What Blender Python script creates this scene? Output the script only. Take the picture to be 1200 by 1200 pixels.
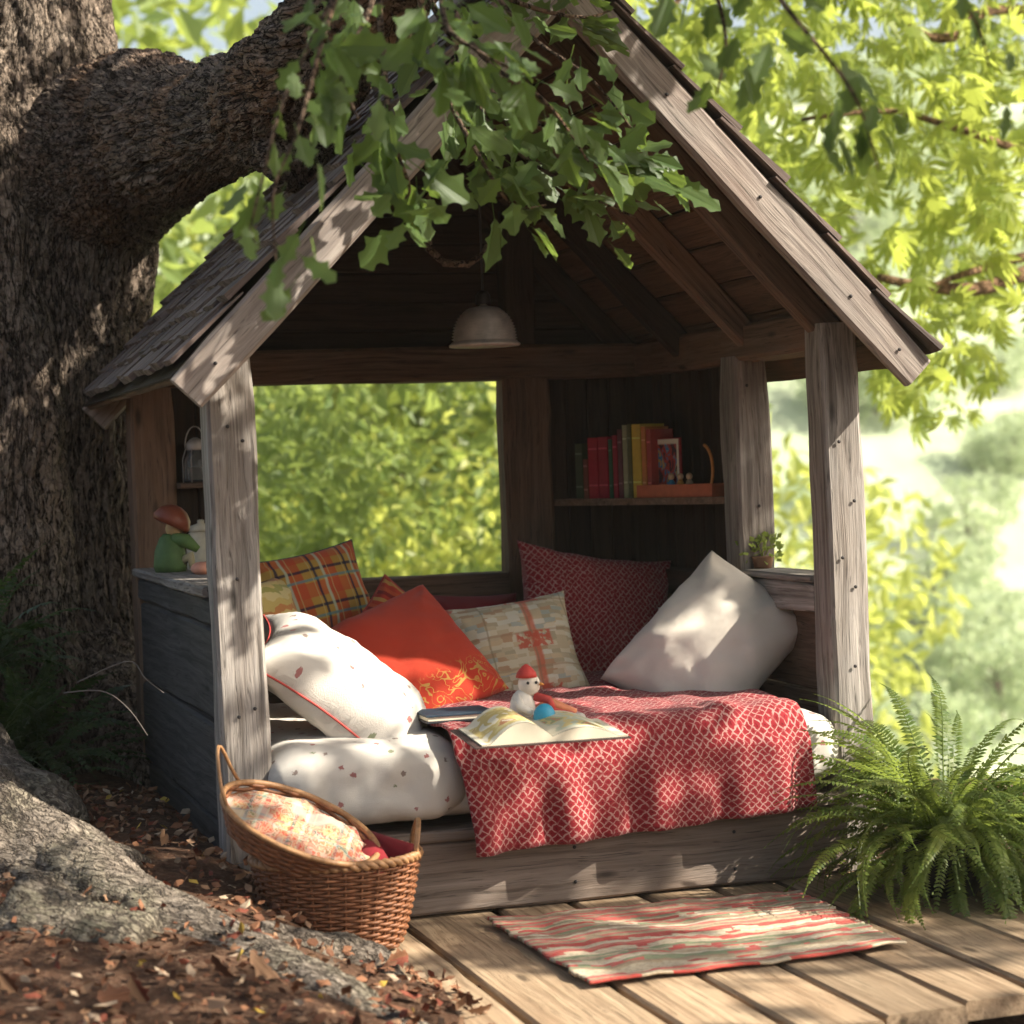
import bpy, bmesh, math, random
import numpy as np
from mathutils import Vector, Matrix
random.seed(7); rng = np.random.default_rng(7)
scene = bpy.context.scene
for o in list(bpy.data.objects): bpy.data.objects.remove(o)
col = scene.collection
R = math.radians

# ------------------------------------------------------------------ camera
CAM = np.array([-0.9737, -5.7157, 1.2683]); YAW, PIT, ROL, FPX = 0.3105, -0.0228, -0.0366, 2455.0
FW = np.array([math.sin(YAW)*math.cos(PIT), math.cos(YAW)*math.cos(PIT), math.sin(PIT)])
_rt = np.array([math.cos(YAW), -math.sin(YAW), 0.0]); _up = np.cross(_rt, FW)
RT = math.cos(ROL)*_rt + math.sin(ROL)*_up; UP = -math.sin(ROL)*_rt + math.cos(ROL)*_up
cd = bpy.data.cameras.new('camera'); cam = bpy.data.objects.new('camera', cd); col.objects.link(cam)
cam.matrix_world = Matrix(((RT[0], UP[0], -FW[0], CAM[0]), (RT[1], UP[1], -FW[1], CAM[1]), (RT[2], UP[2], -FW[2], CAM[2]), (0, 0, 0, 1)))
cd.sensor_width = 36; cd.lens = FPX/1200*36; cd.clip_start = 0.05; cd.clip_end = 1500
cd.dof.use_dof = True; cd.dof.focus_distance = 6.25; cd.dof.aperture_fstop = 2.8
scene.camera = cam

# ------------------------------------------------------------------ world, sun, exposure
SUN = np.array([0.74, -0.50, 0.74]); SUN = SUN/np.linalg.norm(SUN)
world = bpy.data.worlds.new('World'); scene.world = world; world.use_nodes = True
wn = world.node_tree.nodes; wl = world.node_tree.links; wn.clear()
wo = wn.new('ShaderNodeOutputWorld'); wb = wn.new('ShaderNodeBackground'); ws = wn.new('ShaderNodeTexSky')
ws.sky_type = 'NISHITA'; ws.sun_disc = False; ws.sun_elevation = math.asin(SUN[2]); ws.sun_rotation = math.atan2(SUN[0], SUN[1])
ws.dust_density = 5.0; ws.air_density = 1.0
wb.inputs['Strength'].default_value = 0.095
wl.new(ws.outputs[0], wb.inputs[0]); wl.new(wb.outputs[0], wo.inputs[0])
sd = bpy.data.lights.new('sun', 'SUN'); so = bpy.data.objects.new('sun', sd); col.objects.link(so)
sd.energy = 5.0; sd.angle = R(0.53); sd.color = (1.0, 0.93, 0.80)
so.rotation_euler = Vector(-SUN).to_track_quat('-Z', 'Y').to_euler(); so.location = (4, -3, 6)
scene.view_settings.view_transform = 'Standard'; scene.view_settings.look = 'None'
scene.view_settings.exposure = 1.28; scene.view_settings.gamma = 1.0
scene.view_settings.use_curve_mapping = False
scene.render.engine = 'CYCLES'; scene.cycles.use_denoising = True
scene.cycles.use_adaptive_sampling = True; scene.cycles.adaptive_threshold = 0.02; scene.cycles.max_bounces = 8; scene.cycles.diffuse_bounces = 4; scene.cycles.transparent_max_bounces = 8
scene.cycles.caustics_reflective = False; scene.cycles.caustics_refractive = False
scene.cycles.sample_clamp_indirect = 6.0

# ------------------------------------------------------------------ pixel rays (a pixel gives only a direction)
def ray(px, py): return FW + RT*(px-600)/FPX + UP*(600-py)/FPX
def atY(px, py, Y): d = ray(px, py); return CAM + d*(Y-CAM[1])/d[1]
def atZ(px, py, Z): d = ray(px, py); return CAM + d*(Z-CAM[2])/d[2]
def atX(px, py, X): d = ray(px, py); return CAM + d*(X-CAM[0])/d[0]
def atP(px, py, P0, n): d = ray(px, py); n = np.array(n, float); return CAM + d*((np.array(P0)-CAM)@n)/(d@n)
def atD(px, py, D): d = ray(px, py); return CAM + d*D
def unit(v): v = np.array(v, float); return v/np.linalg.norm(v)
def sstep(a, b, x): t = np.clip((np.asarray(x, float)-a)/(b-a), 0, 1); return t*t*(3-2*t)

# ------------------------------------------------------------------ numpy value noise
_tab = rng.random(1 << 16)
def _h(i, j, k): return _tab[((i*73856093) ^ (j*19349663) ^ (k*83492791)) & 0xffff]
def vnoise(p):
    p = np.asarray(p, float); i = np.floor(p).astype(np.int64); f = p-i; f = f*f*(3-2*f); r = 0
    for a in (0, 1):
        for b in (0, 1):
            for c in (0, 1):
                w = (f[:, 0] if a else 1-f[:, 0])*(f[:, 1] if b else 1-f[:, 1])*(f[:, 2] if c else 1-f[:, 2])
                r = r + w*_h(i[:, 0]+a, i[:, 1]+b, i[:, 2]+c)
    return r*2-1
def fbm(p, oct=4):
    p = np.asarray(p, float); s = 0; a = 1.0; t = 0
    for k in range(oct): s = s+a*vnoise(p*(2**k)+17.3*k); t += a; a *= .5
    return s/t

# ------------------------------------------------------------------ node material helper
class NT:
    def __init__(s, name):
        s.m = bpy.data.materials.new(name); s.m.use_nodes = True; s.t = s.m.node_tree; s.t.nodes.clear()
        s.out = s.t.nodes.new('ShaderNodeOutputMaterial')
    def n(s, typ, props=None, **inp):
        nd = s.t.nodes.new('ShaderNode'+typ)
        for k, v in (props or {}).items(): setattr(nd, k, v)
        for k, v in inp.items():
            key = int(k[1:]) if (k[0] == 'i' and k[1:].isdigit()) else k.replace('_', ' ')
            s.set(nd.inputs[key], v)
        return nd
    def set(s, sock, v):
        if hasattr(v, 'is_output') or isinstance(v, bpy.types.NodeSocket): s.t.links.new(v, sock)
        elif isinstance(v, bpy.types.Node): s.t.links.new(v.outputs[0], sock)
        else:
            if isinstance(v, tuple) and len(v) == 3 and sock.type == 'RGBA': v = v+(1,)
            sock.default_value = v
    def math(s, op, a, b=0.0, c=0.0, clamp=False):
        nd = s.n('Math', {'operation': op, 'use_clamp': clamp}); s.set(nd.inputs[0], a); s.set(nd.inputs[1], b); s.set(nd.inputs[2], c); return nd.outputs[0]
    def mix(s, f, a, b, blend='MIX'):
        nd = s.n('Mix', {'data_type': 'RGBA', 'blend_type': blend}); s.set(nd.inputs[0], f); s.set(nd.inputs[6], a); s.set(nd.inputs[7], b); return nd.outputs[2]
    def ramp(s, f, stops, interp='LINEAR'):
        nd = s.n('ValToRGB'); nd.color_ramp.interpolation = interp; e = nd.color_ramp.elements
        while len(e) < len(stops): e.new(0.5)
        for q, (p, c) in zip(e, stops): q.position = p; q.color = c if len(c) == 4 else tuple(c)+(1,)
        s.set(nd.inputs[0], f); return nd.outputs[0]
    def obj(s): return s.n('TexCoord').outputs['Object']
    def uv(s): return s.n('Attribute', {'attribute_name': 'uvc'}).outputs['Vector']
    def map(s, v, sc=(1, 1, 1), rot=(0, 0, 0), loc=(0, 0, 0)):
        nd = s.n('Mapping'); s.set(nd.inputs[0], v); nd.inputs['Location'].default_value = loc; nd.inputs['Rotation'].default_value = rot; nd.inputs['Scale'].default_value = sc; return nd.outputs[0]
    def noise(s, v, scale=5, detail=4, rough=.55, dist=0): 
        nd = s.n('TexNoise'); s.set(nd.inputs['Vector'], v); nd.inputs['Scale'].default_value = scale; nd.inputs['Detail'].default_value = detail; nd.inputs['Roughness'].default_value = rough; nd.inputs['Distortion'].default_value = dist; return nd.outputs[0]
    def rand(s): return s.n('ObjectInfo').outputs['Random']
    def add(s, a, b):
        nd = s.n('VectorMath', {'operation': 'ADD'}); s.set(nd.inputs[0], a); s.set(nd.inputs[1], b); return nd.outputs[0]
    def bump(s, h, strength=.4, dist=.01):
        return s.n('Bump', None, Height=h, Strength=strength, Distance=dist).outputs[0]
    def bsdf(s, colr, rough=.8, normal=None, spec=.3, metal=0, sheen=0, sub=None):
        b = s.n('BsdfPrincipled', None, Base_Color=colr, Roughness=rough, Metallic=metal)
        s.set(b.inputs['Specular IOR Level'], spec)
        if sheen: b.inputs['Sheen Weight'].default_value = sheen
        if normal is not None: s.set(b.inputs['Normal'], normal)
        return b
    def done(s, sh): s.t.links.new(sh.outputs[0] if isinstance(sh, bpy.types.Node) else sh, s.out.inputs['Surface']); return s.m

def wood(name, dark, light, warm, warmth=.3, bump=.5):
    """weathered timber; grain runs along local X"""
    t = NT(name); r = t.rand(); off = t.n('CombineXYZ', None, X=t.math('MULTIPLY', r, 37.0), Y=t.math('MULTIPLY', r, 11.0), Z=t.math('MULTIPLY', r, 23.0)).outputs[0]
    p = t.add(t.obj(), off)
    warp = t.noise(t.map(p, (1.2, 6, 6)), 1.0, 3)
    pw = t.n('VectorMath', {'operation': 'MULTIPLY_ADD'}); t.set(pw.inputs[0], t.n('CombineXYZ', None, X=0.0, Y=warp, Z=warp).outputs[0]); pw.inputs[1].default_value = (0, .09, .09); t.set(pw.inputs[2], p)
    g1 = t.noise(t.map(pw.outputs[0], (1.6, 55, 55)), 1.0, 5, .6)
    g2 = t.noise(t.map(pw.outputs[0], (4, 190, 190)), 1.0, 3, .6)
    blot = t.noise(t.map(p, (2.2, 7, 7)), 1.0, 4, .6)
    c = t.mix(t.ramp(g1, [(.3, (0, 0, 0)), (.7, (1, 1, 1))]), dark, light)
    c = t.mix(t.math('MULTIPLY', t.ramp(blot, [(.38, (0, 0, 0)), (.68, (1, 1, 1))]), warmth), c, warm)
    c = t.mix(t.ramp(g2, [(.30, (.75, .75, .75)), (.44, (0, 0, 0))]), c, tuple(v*.35 for v in dark))
    # knots
    vo = t.n('TexVoronoi', {'feature': 'F1'}); t.set(vo.inputs['Vector'], t.map(p, (2.6, 9, 9))); vo.inputs['Scale'].default_value = 1.0
    kn = t.ramp(vo.outputs['Distance'], [(.06, (1, 1, 1)), (.13, (0, 0, 0))])
    c = t.mix(t.math('MULTIPLY', kn, .8), c, tuple(v*.3 for v in dark))
    val = t.math('MULTIPLY_ADD', r, .45, .78)
    c = t.mix(1.0, c, t.n('CombineColor', None, Red=val, Green=val, Blue=val).outputs[0], 'MULTIPLY')
    h = t.math('ADD', g1, t.math('MULTIPLY', g2, .5))
    return t.done(t.bsdf(c, .85, t.bump(h, bump, .006), .25))

MAT = {}
MAT['grey'] = wood('weathered_grey_wood', (.095, .082, .072), (.43, .392, .355), (.26, .185, .13), .35, .8)
MAT['brown'] = wood('weathered_brown_wood', (.062, .041, .029), (.20, .132, .092), (.21, .108, .055), .5)
MAT['dark'] = wood('shade_dark_wood', (.014, .0095, .007), (.045, .029, .020), (.055, .029, .016), .5)  # interior shade is put into this near-black wood colour
MAT['barge'] = wood('silver_barge_wood', (.17, .14, .125), (.48, .42, .37), (.30, .20, .15), .4)
MAT['slate'] = wood('dark_grey_wall_wood', (.020, .0195, .020), (.075, .072, .070), (.06, .052, .045), .3)
MAT['deck'] = wood('deck_wood', (.17, .115, .07), (.42, .31, .20), (.26, .16, .09), .4, .35)
MAT['base'] = wood('bed_base_wood', (.11, .085, .068), (.30, .24, .20), (.24, .16, .11), .4)
MAT['shingle'] = wood('shingle_wood', (.055, .042, .038), (.24, .19, .17), (.16, .10, .07), .4, .7)
MAT['soffit'] = wood('warm_sheathing_wood', (.045, .025, .015), (.15, .085, .05), (.18, .088, .04), .5)

def bark(name, c1, c2, c3, sc=(1, 1, .16), attr=True, dark=.35):
    t = NT(name); src = t.uv() if attr else t.obj(); p = t.map(src, sc)
    a = t.n('Attribute', {'attribute_name': 'rel'}).outputs['Fac']
    n1 = t.noise(p, 24, 6, .7); n2 = t.noise(src, 4, 5, .6); n3 = t.noise(t.map(src, (1, 1, .45)), 95, 4, .65)
    def crack(v, scale, w):
        k = t.math('ABSOLUTE', t.math('SUBTRACT', t.noise(v, scale, 3, .55), .5)); return t.ramp(k, [(0, (0, 0, 0)), (w, (1, 1, 1))])
    k1 = crack(p, 46, .045); k2 = crack(t.map(src, (1, 1, .5)), 60, .03)
    kk = t.math('MULTIPLY', k1, t.math('MULTIPLY_ADD', k2, .55, .45))
    c = t.mix(t.ramp(n1, [(.3, (0, 0, 0)), (.68, (1, 1, 1))]), tuple(v*1.5 for v in c1), c2)
    c = t.mix(t.math('MULTIPLY', t.ramp(n2, [(.48, (0, 0, 0)), (.66, (1, 1, 1))]), .6), c, c3)
    c = t.mix(t.math('MULTIPLY', t.ramp(n3, [(.52, (0, 0, 0)), (.7, (1, 1, 1))]), .55), c, tuple(min(.6, v*1.7) for v in c2))
    dk = t.math('MULTIPLY', kk, t.ramp(a, [(.05, (.25, .25, .25)), (.45, (1, 1, 1))])) if attr else kk
    c = t.mix(dk, tuple(v*dark for v in c1), c)
    h = t.math('ADD', t.math('ADD', t.math('MULTIPLY', kk, .7), t.math('MULTIPLY', n1, .6)), t.math('MULTIPLY', n3, .45))
    return t.done(t.bsdf(c, .95, t.bump(h, 1.0, .022), .12))
MAT['bark'] = bark('oak_bark', (.048, .036, .028), (.26, .20, .155), (.33, .27, .215))
MAT['limb_bark'] = bark('limb_bark', (.038, .027, .021), (.26, .205, .165), (.31, .17, .09), (1, 1, .2))
MAT['twig_bark'] = bark('twig_bark', (.05, .035, .026), (.20, .14, .10), (.24, .13, .07), (.5, .5, .5), False)
MAT['tree_bark'] = bark('tree_bark', (.05, .035, .026), (.20, .15, .11), (.24, .18, .12), (1, 1, .3), False)
MAT['sunlit_branch_bark'] = bark('sunlit_branch_bark', (.10, .06, .035), (.34, .21, .12), (.36, .22, .12), (.5, .5, .5), False)  # lighter orange bark, sunlight on the branches put into the colour
MAT['root_bark'] = bark('root_bark', (.075, .06, .048), (.27, .225, .18), (.19, .18, .115), (1, 1, .3), True, 1.7)

def leafmat(name, c1, c2, trans, tw=.45, rough=.45):
    t = NT(name)
    n = t.noise(t.n('NewGeometry').outputs['Position'], 3.3, 3)
    rnd = t.n('NewGeometry').outputs['Random Per Island']
    f = t.math('ADD', t.math('MULTIPLY', rnd, .7), t.math('MULTIPLY_ADD', n, .9, -.3), clamp=True)
    c = t.mix(f, c1, c2)
    b = t.bsdf(c, rough, None, .35)
    tr = t.n('BsdfTranslucent', None, Color=t.mix(f, tuple(v*.8 for v in trans), trans))
    return t.done(t.n('MixShader', None, i0=tw, i1=b, i2=tr))
MAT['leaf_oak'] = leafmat('oak_leaf', (.03, .07, .024), (.12, .175, .045), (.28, .40, .07), .42)
MAT['leaf_canopy'] = leafmat('canopy_leaf', (.04, .09, .02), (.08, .14, .03), (.16, .28, .04), .3)
MAT['leaf_gold'] = leafmat('sunlit_chestnut_leaf', (.13, .20, .03), (.26, .29, .05), (.58, .66, .12), .5)
MAT['leaf_mid'] = leafmat('background_leaf', (.15, .21, .05), (.44, .43, .11), (.74, .78, .18), .5)
MAT['leaf_deep'] = leafmat('deep_green_leaf', (.085, .14, .04), (.22, .26, .07), (.42, .52, .12), .45)
MAT['leaf_pale'] = leafmat('haze_pale_hill_leaf', (.24, .34, .20), (.52, .54, .34), (.62, .72, .42), .5)  # distance haze and glare put into the pale leaf colour
MAT['fern'] = leafmat('fern_leaf', (.05, .10, .02), (.17, .21, .045), (.36, .45, .08), .42)
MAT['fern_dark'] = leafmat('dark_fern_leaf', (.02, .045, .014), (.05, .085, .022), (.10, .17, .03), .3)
MAT['sedum'] = leafmat('sill_plant_leaf', (.16, .22, .04), (.30, .36, .09), (.4, .5, .1), .4)

def plain(name, c, rough=.7, var=.25, scale=30, metal=0, spec=.3, bump=.15):
    t = NT(name); n = t.noise(t.obj(), scale, 4)
    cc = t.mix(t.ramp(n, [(.3, (0, 0, 0)), (.7, (1, 1, 1))]), tuple(v*(1-var) for v in c), tuple(min(1, v*(1+var)) for v in c))
    return t.done(t.bsdf(cc, rough, t.bump(n, bump, .004), spec, metal))

def cloth(name, fn, sheen=.1, weave=420):
    t = NT(name); uv = t.uv(); c = fn(t, uv)
    w = t.noise(uv, weave, 2); fold = t.noise(uv, 9, 3)
    h = t.math('ADD', t.math('MULTIPLY', w, .25), fold)
    return t.done(t.bsdf(c, .92, t.bump(h, .5, .016), .12, 0, sheen))
def sepxy(t, v): s = t.n('SeparateXYZ'); t.set(s.inputs[0], v); return s.outputs[0], s.outputs[1]
def lattice(scale, red1, red2, line, lw=.15):
    def fn(t, uv):
        wob = t.n('TexNoise'); t.set(wob.inputs['Vector'], uv); wob.inputs['Scale'].default_value = 46; wob.inputs['Detail'].default_value = 2
        off = t.n('VectorMath', {'operation': 'MULTIPLY_ADD'}); t.set(off.inputs[0], wob.outputs['Color']); off.inputs[1].default_value = (.02, .02, 0); t.set(off.inputs[2], uv)
        p = t.map(off.outputs[0], (scale, scale*.86, 1), (0, 0, R(42)))
        x, y = sepxy(t, p)
        fx = t.math('ABSOLUTE', t.math('SUBTRACT', t.math('FRACT', x), .5)); fy = t.math('ABSOLUTE', t.math('SUBTRACT', t.math('FRACT', y), .5))
        e = t.math('MAXIMUM', fx, fy)
        ln = t.ramp(e, [(.5-lw-.03, (0, 0, 0)), (.5-lw+.03, (1, 1, 1))])
        dot = t.ramp(t.math('ADD', fx, fy), [(.10, (1, 1, 1)), (.18, (0, 0, 0))])
        brk = t.ramp(t.noise(uv, 60, 2), [(.36, (.25, .25, .25)), (.5, (1, 1, 1))])
        base = t.mix(t.noise(uv, 22, 3), red1, red2)
        base = t.mix(t.math('MULTIPLY', dot, .6), base, tuple(v*.5 for v in red1))
        return t.mix(t.math('MULTIPLY', t.math('MULTIPLY', ln, brk), .9), base, line)
    return fn
def floral(t, uv):
    vo = t.n('TexVoronoi', {'feature': 'F1'}); t.set(vo.inputs['Vector'], uv); vo.inputs['Scale'].default_value = 23; vo.inputs['Randomness'].default_value = .75
    nz = t.noise(uv, 170, 2)
    d = t.math('ADD', vo.outputs['Distance'], t.math('MULTIPLY', nz, .38))
    m = t.ramp(d, [(.375, (1, 1, 1)), (.395, (0, 0, 0))])
    cc = t.n('SeparateColor'); t.set(cc.inputs[0], vo.outputs['Color'])
    colr = t.ramp(cc.outputs[0], [(0, (.30, .05, .05)), (.4, (.16, .10, .08)), (.7, (.45, .12, .10)), (.9, (.14, .17, .07))], 'CONSTANT')
    base = t.mix(t.noise(uv, 7, 3), (.56, .515, .455), (.63, .585, .525))
    return t.mix(t.math('MULTIPLY', m, .8), base, colr)
def stripe(t, x, freq, ph, w):
    f = t.math('ABSOLUTE', t.math('SUBTRACT', t.math('FRACT', t.math('MULTIPLY_ADD', x, freq, ph)), .5))
    return t.ramp(f, [(w-.012, (1, 1, 1)), (w+.012, (0, 0, 0))])
def plaid(t, uv):
    x, y = sepxy(t, uv)
    c = t.mix(t.noise(uv, 15, 2), (.50, .27, .045), (.58, .36, .09))
    for ax, fr, ph, w, cl, a in ((x, 7.6, .1, .2, (.58, .08, .035), .75), (y, 7.6, .3, .2, (.58, .09, .04), .7), (x, 7.6, .55, .035, (.02, .025, .06), .85), (y, 7.6, .75, .04, (.02, .025, .06), .85),
                                (x, 7.6, .32, .04, (.55, .60, .42), .8), (y, 7.6, .02, .035, (.10, .28, .30), .75), (x, 15.2, .8, .03, (.6, .5, .2), .6)):
        c = t.mix(t.math('MULTIPLY', stripe(t, ax, fr, ph, w), a), c, cl)
    return c
def kantha(t, uv):
    x, y = sepxy(t, uv)
    q = t.map(uv, (26, 62, 1)); vo = t.n('TexVoronoi', {'feature': 'F1', 'distance': 'CHEBYCHEV'}); t.set(vo.inputs['Vector'], q); vo.inputs['Scale'].default_value = 1.0; vo.inputs['Randomness'].default_value = .55
    cc = t.n('SeparateColor'); t.set(cc.inputs[0], vo.outputs['Color'])
    c = t.ramp(cc.outputs[0], [(0, (.50, .42, .28)), (.2, (.60, .53, .38)), (.4, (.42, .36, .24)), (.55, (.55, .44, .28)), (.68, (.62, .58, .46)), (.8, (.45, .30, .18)), (.93, (.38, .40, .34))], 'CONSTANT')
    for ax, fr, ph, w, cl, a in ((x, 3.4, .28, .045, (.55, .13, .07), .8), (x, 6.8, .1, .02, (.25, .2, .12), .6), (y, 8, .2, .03, (.32, .2, .12), .5)):
        c = t.mix(t.math('MULTIPLY', stripe(t, ax, fr, ph, w), a), c, cl)
    blk = t.math('MULTIPLY', stripe(t, x, 3.4, .28, .2), stripe(t, y, 5.5, .45, .16))
    return t.mix(t.math('MULTIPLY', blk, t.ramp(t.noise(uv, 45, 2), [(.42, (0, 0, 0)), (.5, (.9, .9, .9))])), c, (.52, .10, .06))
def embroid(t, uv):
    x, y = sepxy(t, uv)
    c = t.mix(t.noise(uv, 12, 3), (.36, .034, .018), (.43, .05, .024))
    edge = t.ramp(t.math('MAXIMUM', t.math('MULTIPLY', y, -1.0), t.math('MULTIPLY', x, -1.0)), [(.11, (0, 0, 0)), (.14, (1, 1, 1))])
    sw = t.noise(uv, 20, 1, .5, 1.6)
    m = t.math('MULTIPLY', edge, t.ramp(sw, [(.475, (0, 0, 0)), (.487, (.85, .85, .85)), (.513, (.85, .85, .85)), (.525, (0, 0, 0))]))
    return t.mix(m, c, t.mix(t.noise(uv, 30, 1), (.50, .28, .07), (.32, .26, .07)))
def linen(a, b):
    def fn(t, uv): return t.mix(t.noise(uv, 10, 4), a, b)
    return fn
def banded(cols, fr, axis=0, nz=0.02):
    def fn(t, uv):
        x, y = sepxy(t, uv); q = (x, y)[axis]
        f = t.math('FRACT', t.math('MULTIPLY', t.math('ADD', q, t.math('MULTIPLY', t.noise(uv, 14, 2), nz)), fr))
        n = len(cols); return t.ramp(f, [(i/n, c) for i, c in enumerate(cols)], 'CONSTANT')
    return fn
def ragrug(t, uv):
    x, y = sepxy(t, uv)
    row = t.math('FLOOR', t.math('MULTIPLY', t.math('ADD', y, t.math('MULTIPLY', t.noise(uv, 6, 2), .012)), 58.0))
    wn_ = t.n('TexWhiteNoise', {'noise_dimensions': '1D'}); t.set(wn_.inputs['W'], row)
    seg = t.noise(t.n('CombineXYZ', None, X=t.math('MULTIPLY', x, 5.0), Y=t.math('MULTIPLY', row, 3.7), Z=0.0).outputs[0], 1.0, 2)
    f = t.math('ADD', t.math('MULTIPLY', wn_.outputs[0], .82), t.math('MULTIPLY', seg, .22))
    c = t.ramp(f, [(0, (.36, .28, .18)), (.22, (.46, .38, .27)), (.32, (.40, .06, .05)), (.42, (.50, .43, .32)), (.49, (.20, .23, .13)), (.54, (.45, .09, .075)), (.64, (.42, .34, .23)), (.74, (.46, .14, .11)), (.80, (.28, .20, .13))], 'CONSTANT')
    tw = t.noise(t.map(uv, (70, 120, 1)), 1.0, 2)
    return t.mix(t.ramp(tw, [(.3, (.45, .45, .45)), (.55, (0, 0, 0))]), c, (.22, .16, .10))
MAT['lattice_quilt'] = cloth('red_lattice_quilt', lattice(54, (.19, .012, .018), (.28, .024, .03), (.43, .25, .22), .10))
MAT['lattice_pillow'] = cloth('red_lattice_pillow', lattice(64, (.24, .018, .022), (.32, .03, .034), (.50, .28, .24), .10))
MAT['floral'] = cloth('white_sprig_cotton', floral)
MAT['cream'] = cloth('cream_linen', linen((.66, .59, .50), (.76, .69, .60)))
MAT['white'] = cloth('white_linen', linen((.72, .67, .58), (.80, .75, .67)))
MAT['plaid'] = cloth('madras_plaid', plaid)
MAT['kantha'] = cloth('stitched_patch_cotton', kantha)
MAT['orange'] = cloth('embroidered_orange_cotton', embroid)
MAT['orange_stripe'] = cloth('striped_orange_cotton', banded([(.5, .06, .03), (.55, .28, .08), (.45, .05, .03), (.25, .03, .025), (.55, .1, .04)], 14))
MAT['wine'] = cloth('wine_velvet', linen((.16, .015, .02), (.24, .025, .03)))
MAT['leafprint'] = cloth('yellow_leaf_print', banded([(.52, .40, .14), (.60, .50, .24), (.35, .33, .10), (.60, .46, .18), (.5, .22, .08)], 9, 1, .1))
MAT['patch'] = cloth('patchwork_cloth', lambda t, uv: t.mix(.5, t.mix(.35, plaid(t, uv), (.03, .02, .015)), t.mix(t.ramp(t.noise(uv, 8, 1), [(.40, (0, 0, 0)), (.44, (1, 1, 1))]), floral(t, uv), t.ramp(t.noise(uv, 26, 3), [(.3, (.50, .07, .07)), (.40, (.60, .42, .28)), (.46, (.52, .16, .12)), (.50, (.58, .50, .40)), (.56, (.12, .20, .14)), (.60, (.60, .34, .26)), (.66, (.62, .52, .36))], 'CONSTANT'))))
MAT['rug'] = cloth('rag_rug', ragrug, .1, 90)
MAT['piping'] = plain('red_piping', (.42, .06, .05))
MAT['navy'] = plain('navy_piping', (.03, .04, .08))
MAT['wicker'] = plain('wicker', (.20, .078, .032), .55, .4, 60, 0, .4)
MAT['wicker_pale'] = plain('pale_cane', (.34, .18, .08), .5, .3, 60, 0, .4)
MAT['metal'] = plain('worn_zinc', (.50, .46, .42), .6, .25, 20, .35)
MAT['iron'] = plain('dark_iron', (.05, .045, .045), .55, .3, 30, .6)
MAT['pot'] = plain('black_pot', (.02, .02, .021), .6)
MAT['paper'] = plain('book_paper', (.66, .60, .46), .8, .08, 15)
MAT['string'] = plain('pale_twig', (.13, .11, .095))
def simple(c, rough=.6, var=.15): 
    k = 'c_%.3f_%.3f_%.3f_%.2f' % (*c, rough)
    if k not in MAT: MAT[k] = plain(k, c, rough, var)
    return MAT[k]
def glassmat():
    t = NT('lantern_glass'); b = t.bsdf((.85, .88, .86), .08, None, .5); b.inputs['Transmission Weight'].default_value = .9; b.inputs['IOR'].default_value = 1.25
    return t.done(b)
MAT['glass'] = glassmat()
def picture(name, stops, scale=9):
    t = NT(name); uv = t.uv(); f = t.noise(uv, scale, 2, .5, .8); x, y = sepxy(t, uv)
    c = t.ramp(f, stops, 'CONSTANT')
    ed = t.math('MULTIPLY', t.ramp(t.math('ABSOLUTE', x), [(.40, (1, 1, 1)), (.43, (0, 0, 0))]), t.ramp(t.math('ABSOLUTE', y), [(.40, (1, 1, 1)), (.43, (0, 0, 0))]))
    return t.done(t.bsdf(t.mix(ed, (.68, .62, .48), c), .7, None, .3))
MAT['page_l'] = picture('illustrated_page_left', [(0, (.68, .62, .48)), (.42, (.55, .42, .16)), (.52, (.62, .52, .24)), (.6, (.45, .2, .1)), (.66, (.68, .62, .48))], 3.2)
MAT['page_r'] = picture('illustrated_page_right', [(0, (.66, .6, .46)), (.4, (.48, .50, .38)), (.5, (.60, .48, .22)), (.58, (.30, .34, .18)), (.64, (.50, .22, .12)), (.68, (.66, .6, .46))], 3.0)
MAT['card'] = picture('picture_card', [(0, (.05, .02, .03)), (.42, (.35, .05, .04)), (.52, (.04, .18, .32)), (.6, (.45, .30, .08)), (.68, (.03, .02, .02))], 4.0)
def soil():
    t = NT('forest_soil'); p = t.n('NewGeometry').outputs['Position']
    n1 = t.noise(p, 9, 6, .65); n2 = t.noise(p, 60, 4, .6)
    c = t.mix(t.ramp(n1, [(.35, (0, 0, 0)), (.65, (1, 1, 1))]), (.04, .021, .014), (.115, .062, .038))
    c = t.mix(t.ramp(n2, [(.5, (0, 0, 0)), (.7, (1, 1, 1))]), c, (.16, .10, .065))
    x = t.n('SeparateXYZ'); t.set(x.inputs[0], p)
    far = t.ramp(t.math('MULTIPLY', x.outputs[1], .1), [(.30, (0, 0, 0)), (.55, (1, 1, 1))])
    gr = t.mix(t.ramp(t.noise(p, .35, 5, .6), [(.35, (0, 0, 0)), (.65, (1, 1, 1))]), (.30, .37, .23), (.45, .48, .33))
    return t.done(t.bsdf(t.mix(far, c, gr), .95, t.bump(t.math('ADD', n1, n2), .7, .02), .1))
MAT['soil'] = soil()

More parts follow.
